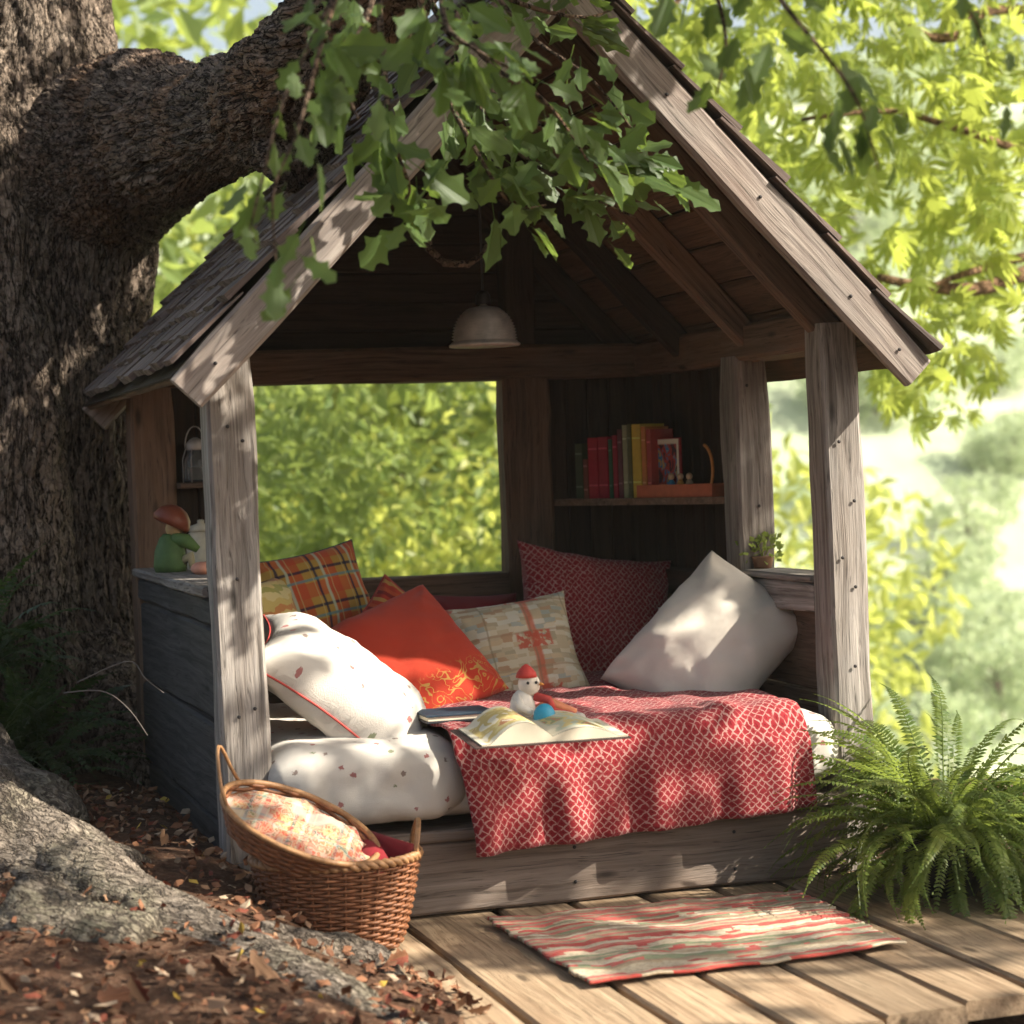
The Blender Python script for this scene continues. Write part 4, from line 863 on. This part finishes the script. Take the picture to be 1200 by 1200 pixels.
oak = thing('oak_tree', (TX, TY, gz(TX, TY)), 'massive old oak with rugged bark and a thick limb reaching over the playhouse roof', 'tree')
def spl(pts, n):
    P = np.array(pts, float); t = np.linspace(0, len(P)-1, n); out = []
    for q in t:
        i = min(int(q), len(P)-2); f = q-i; p0 = P[max(i-1, 0)]; p1 = P[i]; p2 = P[i+1]; p3 = P[min(i+2, len(P)-1)]
        out.append(.5*((2*p1)+(-p0+p2)*f+(2*p0-5*p1+4*p2-p3)*f*f+(-p0+3*p1-3*p2+p3)*f**3))
    return np.array(out)
tk = MB(); g0 = float(gz(TX, TY))
top = atY(55, 0, 2.4)
p = spl([(TX, TY, g0-.3, .56), (TX, TY, g0+.05, .47), (TX-.01, TY, .7, .385), (TX+.01, TY, 1.5, .36), (TX+.03, TY, 2.2, .43), (TX+.0, TY+.02, 2.75, .375), (TX-.06, TY+.1, 3.75, .27)], 28); tk.tube(p[:, :3], p[:, 3], 20)
# second fused stem on the camera side of the trunk
q0 = atY(8, 500, 2.05); p = spl([(q0[0]-.02, 1.95, g0-.2, .30), (q0[0], 2.0, .6, .23), (q0[0]-.01, 2.02, 1.4, .21), (q0[0]-.03, 2.05, 2.2, .19), (q0[0]-.2, 2.1, 3.2, .16), (q0[0]-.28, 2.14, 3.6, .14)], 22); tk.tube(p[:, :3], p[:, 3], 16)
for a in (.3, 1.4, 2.6, 3.9, 5.1):
    d = np.array([math.cos(a), math.sin(a)]); rr = [(TX+d[0]*k, TY+d[1]*k, g0+z, r) for k, z, r in ((.1, .55, .2), (.35, .22, .17), (.6, .02, .12), (.95, -.1, .07))]; p = spl(rr, 10); tk.tube(p[:, :3], p[:, 3], 10)
barked(tk, .0095, MAT['bark'], 'trunk', oak, .024, (0.02, 0, 1), 27, .035, .13)
lm = MB(); lp = [(TX+.0, TY, 2.25, .40)]
for px, py, Y, r in ((150, 165, 1.98, .31), (205, 155, 1.5, .232), (270, 142, .95, .195), (325, 108, .5, .18), (375, 58, .2, .168), (420, -5, -.05, .17), (470, -70, -.35, .14), (520, -260, -.8, .11)): c = atY(px, py, Y); lp.append((*c, r))
p = spl(lp, 40); lm.tube(p[:, :3], p[:, 3], 18)
# torn stub below the limb
s0 = atY(335, 150, .5); s1 = atY(352, 205, .40); lm.tube([s0, (s0+s1)/2, s1], [.15, .11, .07], 12)
lx = unit(np.array(lp[4][:3]) - np.array(lp[1][:3]))
barked(lm, .0085, MAT['limb_bark'], 'limb', oak, .020, lx, 28, .045, .15)
# upper branches that carry the shading canopy
br = MB(); br.tube([(TX-.06, TY+.1, 3.7), (TX-.1, TY+.2, 4.5), (TX-.1, TY+.3, 5.6)], [.27, .2, .1], 12); LE = np.array(lp[-1][:3])
for k in range(16):
    a = rng.uniform(0, 2*math.pi); s = LE if k % 2 else np.array([TX-.05, TY+.15, 4.2]); e = np.array([rng.uniform(-1, 4.5), rng.uniform(-4, 1.5), rng.uniform(4.2, 6.0)]); md = (s+e)/2+np.array([0, 0, rng.uniform(.2, .7)])
    p = spl([s, md, e], 10); br.tube(p, np.linspace(.08, .015, 10), 6)
br.build('upper_branch', MAT['twig_bark'], oak)
# roots in the foreground
def root(name, pts, label, amp=.02):
    m = MB(); p = spl(pts, 34); m.tube(p[:, :3], p[:, 3], 16); return m
rt = MB()
def rp(px, py, Y, r): c = atY(px, py, Y); return (*c, r)
for pts in ([(-30, 968, .05, .145), (60, 1038, -.12, .15), (150, 1084, -.38, .138), (240, 1122, -.62, .122), (330, 1158, -.85, .108), (410, 1196, -1.05, .095), (480, 1250, -1.25, .08)],
            [(-60, 900, .6, .12), (20, 985, .42, .11), (85, 1015, .25, .10), (150, 1050, -.1, .10)],
            [(300, 1120, -.66, .09), (390, 1125, -.62, .075), (440, 1140, -.66, .06), (480, 1175, -.82, .045), (520, 1215, -.95, .03)],
            [(20, 1090, -.45, .12), (90, 1120, -.6, .11), (170, 1130, -.72, .10)],
            [(-80, 840, 1.2, .16), (-10, 930, .9, .14), (40, 960, .62, .12), (70, 985, .45, .10)]):
    p = spl([rp(*q) for q in pts], 26); rt.tube(p[:, :3], p[:, 3], 14)
barked(rt, .009, MAT['root_bark'], 'surface_root', oak, .009, (.72, -.66, -.1), 30, .05, .3)

# ---- leaf meshes
def lobed_leaf(lobes=3.0, curl=.30):
    """five pointed lobes folded along the midrib, unit length along +X"""
    xs_ = np.linspace(0, 1, 19); wv = .42*np.sin(np.pi*xs_**1.1)**.8*(.77+.23*np.cos(2*np.pi*(lobes*xs_-.62)))*(.75+.25*xs_); wv[0] = 0; wv[-1] = 0
    half = [(float(x), float(max(0, w))) for x, w in zip(xs_+.03*np.sin(np.pi*xs_)*np.cos(2*np.pi*(lobes*xs_-.40)), wv)]
    v = []; f = []
    mid = [(x, 0) for x in (0, .12, .25, .36, .5, .62, .74, .86, 1.0)]
    for sgn in (1, -1):
        b = len(v); pts = [(x, y*sgn) for x, y in half]; poly = pts
        v += [(x, y, .22*abs(y)-curl*x*x-.25*y*y) for x, y in poly]
        idx = list(range(b, b+len(poly))); f.append(tuple(idx if sgn > 0 else idx[::-1]))
    v += [(-.35, -.012, .04), (-.35, .012, .04), (0, .012, 0), (0, -.012, 0)]; k = len(v); f.append((k-4, k-3, k-2, k-1))
    return np.array(v), f
LV, LF = lobed_leaf()
def tri_faces(f):
    return f
def palm_leaf():
    v = []; f = []
    for a, l in ((-1.5, .55), (-.95, .8), (-.45, .95), (0, 1.05), (.45, .95), (.95, .8), (1.5, .55)):
        c, s = math.cos(a), math.sin(a); b = len(v)
        for x, y in ((0, 0), (.45, .11), (.72, .12), (1, 0), (.72, -.12), (.45, -.11)): x *= l; y *= l; v.append((x*c-y*s, x*s+y*c, -.42*x*x+.25*abs(y)))
        f.append(tuple(range(b, b+6)))
    return np.array(v), f
PV, PF = palm_leaf()
DV, DF = np.array([(0, 0, 0), (.4, .26, .06), (1, 0, -.12), (.4, -.26, .06)]), [(0, 1, 2, 3)]
def scatter_leaves(C, S, tv, tf, rs, droop=.3, dirs=None):
    """vectorised copies of a leaf template"""
    n = len(C); d = rs.normal(size=(n, 3)) if dirs is None else dirs+rs.normal(size=(n, 3))*.5
    d[:, 2] -= droop; d /= np.linalg.norm(d, axis=1)[:, None]; u = rs.normal(size=(n, 3)); u[:, 2] += 1.3; u -= d*np.sum(u*d, 1)[:, None]; u /= np.linalg.norm(u, axis=1)[:, None]; w = np.cross(u, d)
    V = C[:, None]+S[:, None, None]*(tv[None, :, 0:1]*d[:, None]+tv[None, :, 1:2]*w[:, None]+tv[None, :, 2:3]*u[:, None]); k = len(tv)
    F = [tuple(j+i*k for j in q) for i in range(n) for q in tf]
    return V.reshape(-1, 3), F
# ---- unseen canopy above the frame; gaps shaped to land sun flecks on chosen points
spots = [(atY(868, 180, -.18), .15), (atY(905, 235, -.18), .16), (atY(790, 105, -.18), .05), (atY(1010, 370, -.18), .13), (atY(1000, 520, 0), .16), (atY(1000, 640, 0), .13), (atY(1005, 760, 0), .10), (atY(400, 790, .2), .12), (atY(350, 740, .3), .09), (atY(460, 850, .1), .07),
         (atY(720, 705, 1.1), .09), (atY(290, 720, 0), .10), (atY(285, 540, 0), .06), (atY(180, 1070, -.5), .17), (atY(345, 1140, -.85), .18), (atY(265, 1100, -.65), .12), (atY(30, 1000, 0), .16), (atZ(560, 1150, 0), .14), (atZ(630, 1190, 0), .14), (atZ(950, 1165, 0), .12),
         (atZ(790, 1170, 0), .12), (atY(460, 1050, -.35), .12), (atY(345, 965, -.3), .09), (atY(30, 650, 1.8), .16), (atY(125, 610, 2.0), .12), (atY(100, 30, 2.2), .14), (atY(15, 200, 2.0), .13), (atY(1080, 900, -.3), .25), (atY(1150, 1000, -.4), .2), (atY(850, 870, 0), .10),
         (atY(640, 930, -.05), .07), (atZ(880, 1090, 0), .10), (atY(380, 300, -.15), .07), (atY(250, 440, -.15), .05), (atZ(1110, 1150, 0), .11), (atY(700, 830, .3), .10), (atY(200, 380, 1.0), .08), (atY(70, 990, .2), .08), (atY(240, 300, 1.3), .1), (atY(500, 760, .6), .09), (atY(640, 420, -1), .0)]
shade = [(atY(826, 740, .45), 3), (atY(780, 790, .5), 2), (atY(860, 700, .5), 2), (atY(700, 930, -.05), 1), (atY(890, 920, -.05), 1), (atY(560, 930, -.05), 1), (atY(400, 920, -.05), 1), (atY(420, 880, .1), 1), (atZ(700, 1120, 0), 1)]
def canopy():
    rs = np.random.default_rng(11); nc = 620; T = np.c_[rs.uniform(-2.2, 3.6, nc), rs.uniform(-2.6, 3.4, nc), rs.uniform(0, 1.2, nc)]; t = rs.uniform(3.6, 7.4, nc)[:, None]; C0 = T+SUN*t
    C0 = np.concatenate([C0]+[np.array([P+SUN*u+rs.normal(size=3)*.05 for u in rs.uniform(4.6, 7.2, k)]) for P, k in shade])  # unseen clumps added toward the sun to keep these points shaded
    sky_block = np.c_[rs.uniform(-5, 3.5, 240), rs.uniform(-8.5, 2.5, 240), rs.uniform(3.7, 6.2, 240)]; C0 = np.concatenate([C0, sky_block])  # unseen clumps added over and behind the camera to cut sky fill
    C0 = C0[C0[:, 2] > 3.15]
    C = (C0[:, None]+rs.normal(size=(len(C0), 15, 3))*np.array([.26, .26, .14])).reshape(-1, 3); keep = np.ones(len(C), bool)
    for P, r in spots:
        d = C-P; al = d@SUN; dist = np.linalg.norm(d-al[:, None]*SUN, axis=1); keep &= ~((dist < r+.05) & (al > 0))
    keep &= C[:, 2] > 3.0
    C = C[keep]; V, F = scatter_leaves(C, rs.uniform(.11, .17, len(C)), LV, LF, rs, .3)
    MB().add(V, F).build('crown', MAT['leaf_canopy'], oak, False, kind='stuff')
canopy()
# ---- leafy twigs hanging into view in front of the gable: every leaf its own piece
lmes = []
for lb_, cu_ in ((3.0, .3), (2.6, .05), (3.4, .55), (3.0, -.2)):
    v_, f_ = lobed_leaf(lb_, cu_); me_ = MB().add(v_, f_).mesh('leaf', False); me_.materials.append(MAT['leaf_oak']); lmes.append(me_)
def twig(pts, rad, nleaf, sz, seed, parent, hang=.12, side=.045):
    rs = np.random.default_rng(seed); p = spl(pts, 24); tw = MB().tube(p, np.linspace(rad, rad*.25, 24), 6).build('leafy_twig', MAT['twig_bark'], parent)
    for k in range(nleaf):
        t = rs.uniform(.12, 1)**.8; i = min(22, int(t*23)); c = p[i]+rs.normal(size=3)*side; d = p[i+1]-p[i]; d = d/np.linalg.norm(d)+rs.normal(size=3)*np.array([.75, .55, .45])+np.array([0, 0, -hang-.3*rs.random()]); d = unit(d)
        u = rs.normal(size=3)*.7+np.array([-.1, -1.1, .9]); u = unit(u-d*(u@d)); w = np.cross(u, d); s = sz*rs.uniform(.55, 1.2)
        o = link(bpy.data.objects.new('leaf', lmes[rs.integers(4)])); reg(o, frame(c, d, w, u)@Matrix.Diagonal((s, s*rs.uniform(.8, 1.05), s*rs.uniform(.4, 1.4), 1)), tw)
def A(*q): return [atY(*v) for v in q]
twig(A((470, -60, -.4), (560, 90, -.55), (640, 150, -.6), (730, 190, -.62), (795, 215, -.62)), .010, 46, 0.112, 1, oak)
twig(A((500, -60, -.4), (560, 120, -.5), (610, 180, -.55), (680, 225, -.55), (745, 255, -.55)), .009, 42, 0.112, 2, oak)
twig(A((480, -50, -.5), (520, 100, -.6), (560, 180, -.65), (600, 240, -.65), (640, 240, -.65)), .009, 36, 0.112, 3, oak)
twig(A((440, -60, -.6), (450, 80, -.8), (460, 160, -.9), (480, 220, -.9), (470, 235, -.9)), .009, 32, 0.112, 4, oak)
twig(A((420, -80, -1.0), (380, 40, -1.4), (350, 150, -1.5), (320, 230, -1.55), (328, 345, -1.55)), .007, 18, 0.090, 5, oak, .35)
twig(A((430, -80, -1.0), (340, 100, -1.5), (310, 200, -1.6), (290, 280, -1.6)), .007, 10, 0.090, 6, oak, .35)
twig(A((520, -80, -.8), (520, 20, -1.2), (560, 60, -1.3), (620, 90, -1.3)), .009, 38, 0.103, 7, oak)
twig(A((460, -80, -.8), (430, 20, -1.1), (400, 80, -1.3), (420, 140, -1.3)), .009, 28, 0.103, 8, oak)
twig(A((720, -120, -1.3), (860, -60, -1.8), (930, 20, -2.0), (1000, 110, -2.1), (1030, 200, -2.1)), .008, 24, 0.086, 9, oak, .45)
twig(A((720, -140, -1.3), (820, -40, -1.6), (850, 40, -1.7), (840, 110, -1.7)), .008, 15, 0.086, 10, oak, .45)
twig(A((900, -140, -1.8), (1080, -40, -2.2), (1140, 20, -2.2), (1160, 80, -2.2)), .006, 6, 0.082, 12, oak, .5)
twig(A((500, -60, -.3), (600, 0, -.35), (680, 20, -.35), (720, 10, -.3)), .010, 18, 0.112, 13, oak)

twig(A((540, -60, -.5), (620, 40, -.6), (690, 90, -.65), (740, 150, -.65)), .008, 20, 0.092, 15, oak)
twig(A((500, -60, -.7), (560, 60, -.9), (640, 120, -.95), (690, 190, -.95)), .008, 22, 0.092, 16, oak)
# ---- background trees
def crown_mesh(n, rx, ry, rz, sz, tv, tf, mat, seed, clumps=26, droop=.3):
    rs = np.random.default_rng(seed); cc = rs.normal(size=(clumps, 3)); cc /= np.linalg.norm(cc, axis=1)[:, None]; cc *= rs.uniform(.45, 1, clumps)[:, None]**.6; cr = rs.uniform(.22, .42, clumps)
    k = rs.integers(clumps, size=n); d = rs.normal(size=(n, 3)); d /= np.linalg.norm(d, axis=1)[:, None]; C = cc[k]+d*(cr[k]*rs.uniform(.5, 1, n)**.5)[:, None]; C *= np.array([rx, ry, rz])
    V, F = scatter_leaves(C, rs.uniform(.7, 1.3, n)*sz, tv, tf, rs, droop); me = MB().add(V, F).mesh('crown', False); me.materials.append(mat); return me
def trunk_mesh(h, r, seed):
    rs = np.random.default_rng(seed); m = MB(); p = spl([(0, 0, -.4), (rs.uniform(-.1, .1), rs.uniform(-.1, .1), h*.5), (rs.uniform(-.2, .2), rs.uniform(-.2, .2), h)], 8); m.tube(p, np.linspace(r, r*.5, 8), 9)
    for k in range(6):
        a = k*1.1+rs.random(); s = p[4+k % 3]; e = s+np.array([math.cos(a)*h*.45, math.sin(a)*h*.45, h*.4]); m.tube(spl([s, (s+e)/2+np.array([0, 0, h*.05]), e], 6), np.linspace(r*.4, r*.1, 6), 6)
    me = m.mesh('trunk'); me.materials.append(MAT['tree_bark']); return me
KIN = {'mid': (crown_mesh(4600, 1.5, 1.5, 1.7, .105, DV, DF, MAT['leaf_mid'], 21), trunk_mesh(1.4, .10, 5)),
       'deep': (crown_mesh(4600, 1.6, 1.6, 1.9, .11, DV, DF, MAT['leaf_deep'], 22), trunk_mesh(1.6, .12, 6)),
       'gold': (crown_mesh(4600, 1.5, 1.5, 1.6, .115, DV, DF, MAT['leaf_gold'], 23), trunk_mesh(1.4, .10, 7)),
       'pale': (crown_mesh(1500, 1.7, 1.7, 1.2, .22, DV, DF, MAT['leaf_pale'], 24), trunk_mesh(1.0, .10, 8))}
INFO = {'mid': ('leafy_tree', 'yellow green leafy tree on the slope behind the playhouse', 'trees on the near slope'), 'deep': ('leafy_tree', 'deeper green leafy tree on the slope behind the playhouse', 'deep green trees on the near slope'),
        'gold': ('leafy_tree', 'golden sunlit tree on the slope behind the playhouse', 'golden trees on the near slope'), 'pale': ('hillside_shrub', 'pale sun bleached shrub on the far hillside', 'pale shrubs on the far hillside')}
def tree(kind, x, y, s, rz, dz=0):
    z = float(gz(x, y)); nm, lb, gp = INFO[kind]; t = thing(nm, (x, y, z), lb, 'shrub' if 'shrub' in nm else 'tree', gp); M = Matrix.Translation((x, y, z))@Matrix.Rotation(rz, 4, 'Z')
    cm, tm = KIN[kind]; h = {'mid': 2.4, 'deep': 2.7, 'gold': 2.4, 'pale': 1.1}[kind]
    o = link(bpy.data.objects.new('crown', cm)); reg(o, M@Matrix.Translation((0, 0, h*s))@Matrix.Diagonal((s, s, s, 1)), t); o2 = link(bpy.data.objects.new('trunk', tm)); reg(o2, M@Matrix.Scale(s, 4), t)
def place(kind, px, D_, s, rz, jitter=0):
    d = ray(px, 560); P = CAM+d*D_; tree(kind, P[0], P[1], s, rz)
rs = np.random.default_rng(5)
for px, D_, k, s in ((330, 15, 'mid', 1.2), (470, 14.5, 'deep', 1.25), (590, 15.5, 'mid', 1.3), (400, 18, 'gold', 1.6), (540, 19, 'mid', 1.7), (660, 19, 'deep', 1.6), (260, 17, 'deep', 1.5), (150, 18, 'mid', 1.9), (60, 20, 'gold', 2.1), (210, 19, 'mid', 2.7), (150, 23, 'gold', 3.4), (290, 21, 'deep', 3.1), (240, 22, 'mid', 2.4), (360, 24, 'deep', 2.6), (500, 25, 'gold', 2.6), (640, 25, 'mid', 2.6), (760, 24, 'mid', 2.2), (100, 27, 'deep', 3.0)):
    place(k, px+rs.uniform(-15, 15), D_, s, rs.uniform(0, 6))
for i in range(120):
    D_ = rs.uniform(30, 105); px = rs.uniform(200, 1420) if i % 3 else rs.uniform(900, 1300); place('pale', px, D_, rs.uniform(.4, 1.0)*(1 if D_ < 60 else 1.4), rs.uniform(0, 6))

# ---- sunlit chestnut whose branches reach into the upper right
ct = np.array(atD(1420, 700, 13.5)); ct[2] = gz(ct[0], ct[1]); ches = thing('chestnut_tree', ct, 'sunlit golden green chestnut tree spreading branches behind the roof edge', 'tree')
cm = MB(); p = spl([(ct[0], ct[1], ct[2]-.3, .28), (ct[0]-.1, ct[1], ct[2]+2.5, .22), (ct[0]-.2, ct[1]-.1, 2.5, .17), (ct[0]-.3, ct[1]-.1, 5.5, .1)], 16); cm.tube(p[:, :3], p[:, 3], 12); cm.build('trunk', MAT['tree_bark'], ches)
def AD(*q): return [atD(*v) for v in q]
def chest_branch(pts, r): 
    p = spl(pts, 20); MB().tube(p, np.linspace(r, r*.35, 20), 8).build('branch', MAT['sunlit_branch_bark'], ches); return p
cb = [chest_branch([(ct[0]-.15, ct[1]-.05, 2.0)]+AD((1240, 320, 11.5), (1150, 338, 11), (1080, 335, 10.8), (1030, 325, 10.6)), .055),
      chest_branch([(ct[0]-.2, ct[1]-.1, 2.3)]+AD((1230, 300, 11.4), (1140, 318, 10.9), (1090, 336, 10.8)), .035),
      chest_branch([(ct[0]-.2, ct[1]-.1, 3.6)]+AD((1190, 10, 11.5), (1110, 45, 11), (1040, 20, 10.8), (980, -20, 10.8)), .04),
      chest_branch([(ct[0]-.2, ct[1]-.1, 3.0)]+AD((1220, 180, 11.4), (1120, 150, 11), (1040, 130, 10.8), (940, 140, 10.6)), .03),
      chest_branch([(ct[0]-.2, ct[1]-.1, 4.4)]+AD((1150, -120, 11.8), (1000, -150, 11.6), (850, -60, 11.4), (780, 20, 11.3)), .04)]
rsc = np.random.default_rng(77)
pm_ = MB().add(PV, PF).mesh('leaf', False); pm_.materials.append(MAT['leaf_gold'])
def in_zone(px, py):
    edge = 40*math.sin(px*.021)+25*math.sin(px*.05+1)
    return (py < 395+edge*.6 and px > 740) or (1030 < px < 1170 and py < 520+.35*edge-(abs(px-1085)*.55))
C = []
while len(C) < 1700:
    px, py, D_ = rsc.uniform(700, 1300), rsc.uniform(-130, 530), rsc.uniform(10.2, 13.8)
    if in_zone(px, py) and rsc.random() < (.75 if py > 330 else 1): C.append(atD(px, py, D_))
C = np.array(C); S = rsc.uniform(.10, .18, len(C))
V, F = scatter_leaves(C[260:], S[260:], PV, PF, rsc, .9); MB().add(V, F).build('crown', MAT['leaf_gold'], ches, False, kind='stuff')
near = np.argsort(np.linalg.norm(C[:260]-CAM, axis=1))
for i in near:
    d = unit(rsc.normal(size=3)*.8+np.array([0, 0, -.9])); u = rsc.normal(size=3)+np.array([0, -.8, 1]); u = unit(u-d*(u@d)); s = S[i]
    o = link(bpy.data.objects.new('leaf', pm_)); reg(o, frame(C[i], d, np.cross(u, d), u)@Matrix.Scale(s, 4), ches)

# ------------------------------------------------------------------ leaf litter, twigs
def litter():
    rs = np.random.default_rng(31); n = 5200; x = rs.uniform(-1.6, .75, n); y = rs.uniform(-1.9, 1.2, n); k = (x < .30+.22*np.clip(-y, 0, 1.6)+rs.normal(size=n)*.06) & ~((x > -.02) & (y > -.02)); x, y = x[k], y[k]
    z = gz(x, y)+.012+fbm(np.c_[x, y, 0*x]*2.2, 4)*.035+rs.uniform(0, .012, len(x)); C = np.c_[x, y, z]
    d = rs.normal(size=(len(x), 3)); d[:, 2] *= .25; V, F = scatter_leaves(C, rs.uniform(.014, .045, len(x)), np.array([(0, 0, 0), (.35, .25, .12), (.8, .2, .05), (1, 0, .16), (.75, -.22, .03), (.35, -.25, .15)]), [(0, 1, 2, 3, 4, 5)], rs, 0, d)
    t = NT('dry_leaf'); rnd = t.n('NewGeometry').outputs['Random Per Island']
    MAT['dry'] = t.done(t.bsdf(t.ramp(rnd, [(0, (.12, .05, .025)), (.35, (.20, .09, .045)), (.6, (.26, .15, .085)), (.82, (.34, .25, .17)), (.9, (.17, .045, .025)), (.985, (.42, .28, .05))], 'CONSTANT'), .8))
    n2 = 46; x2 = rs.uniform(-1.0, .42, n2); y2 = rs.uniform(-1.75, -.75, n2); C2 = np.c_[x2, y2, gz(x2, y2)+.03+fbm(np.c_[x2, y2, 0*x2]*2.2, 4)*.035]; d2 = rs.normal(size=(n2, 3)); d2[:, 2] = rs.uniform(-.1, .3, n2)
    V2, F2 = scatter_leaves(C2, rs.uniform(.06, .10, n2), LV*np.array([1, 1, -1.2]), LF, rs, 0, d2); F = F+[tuple(i+len(V) for i in q) for q in F2]; V = np.concatenate([V, V2])
    o = MB().add(V, F).build('leaf_litter', MAT['dry'], None, False, kind='stuff'); tag(o, 'red brown dry leaf litter over the soil and roots', 'leaf litter')
litter()
tw = MB().tube(spl([atY(90, 800, .3), atY(150, 775, .2), atY(170, 795, .15), atY(192, 812, .1)], 14), np.linspace(.0022, .0012, 14), 5).build('bare_twig', MAT['string']); tag(tw, 'thin pale bare twig arching past the left wall, the upper one', 'twig')
tw = MB().tube(spl([atY(75, 812, .3), atY(120, 810, .2), atY(150, 830, .15), atY(173, 862, .1)], 14), np.linspace(.0022, .0012, 14), 5).build('bare_twig', MAT['string']); tag(tw, 'thin pale bare twig drooping past the left wall, the lower one', 'twig')

# ------------------------------------------------------------------ air
hz = MB().box((-96, -36, -16), (146, 246, 44)).build('haze', MAT['pot'], None, False, (0, 0, 0), 'stuff')
t = NT('summer_haze'); pv = t.n('VolumePrincipled', None, Color=(.97, .95, .86), Density=.001); t.t.links.new(pv.outputs[0], t.out.inputs['Volume']); pv.inputs['Anisotropy'].default_value = .2
hz.data.materials.clear(); hz.data.materials.append(t.m)
scene.cycles.volume_bounces = 1
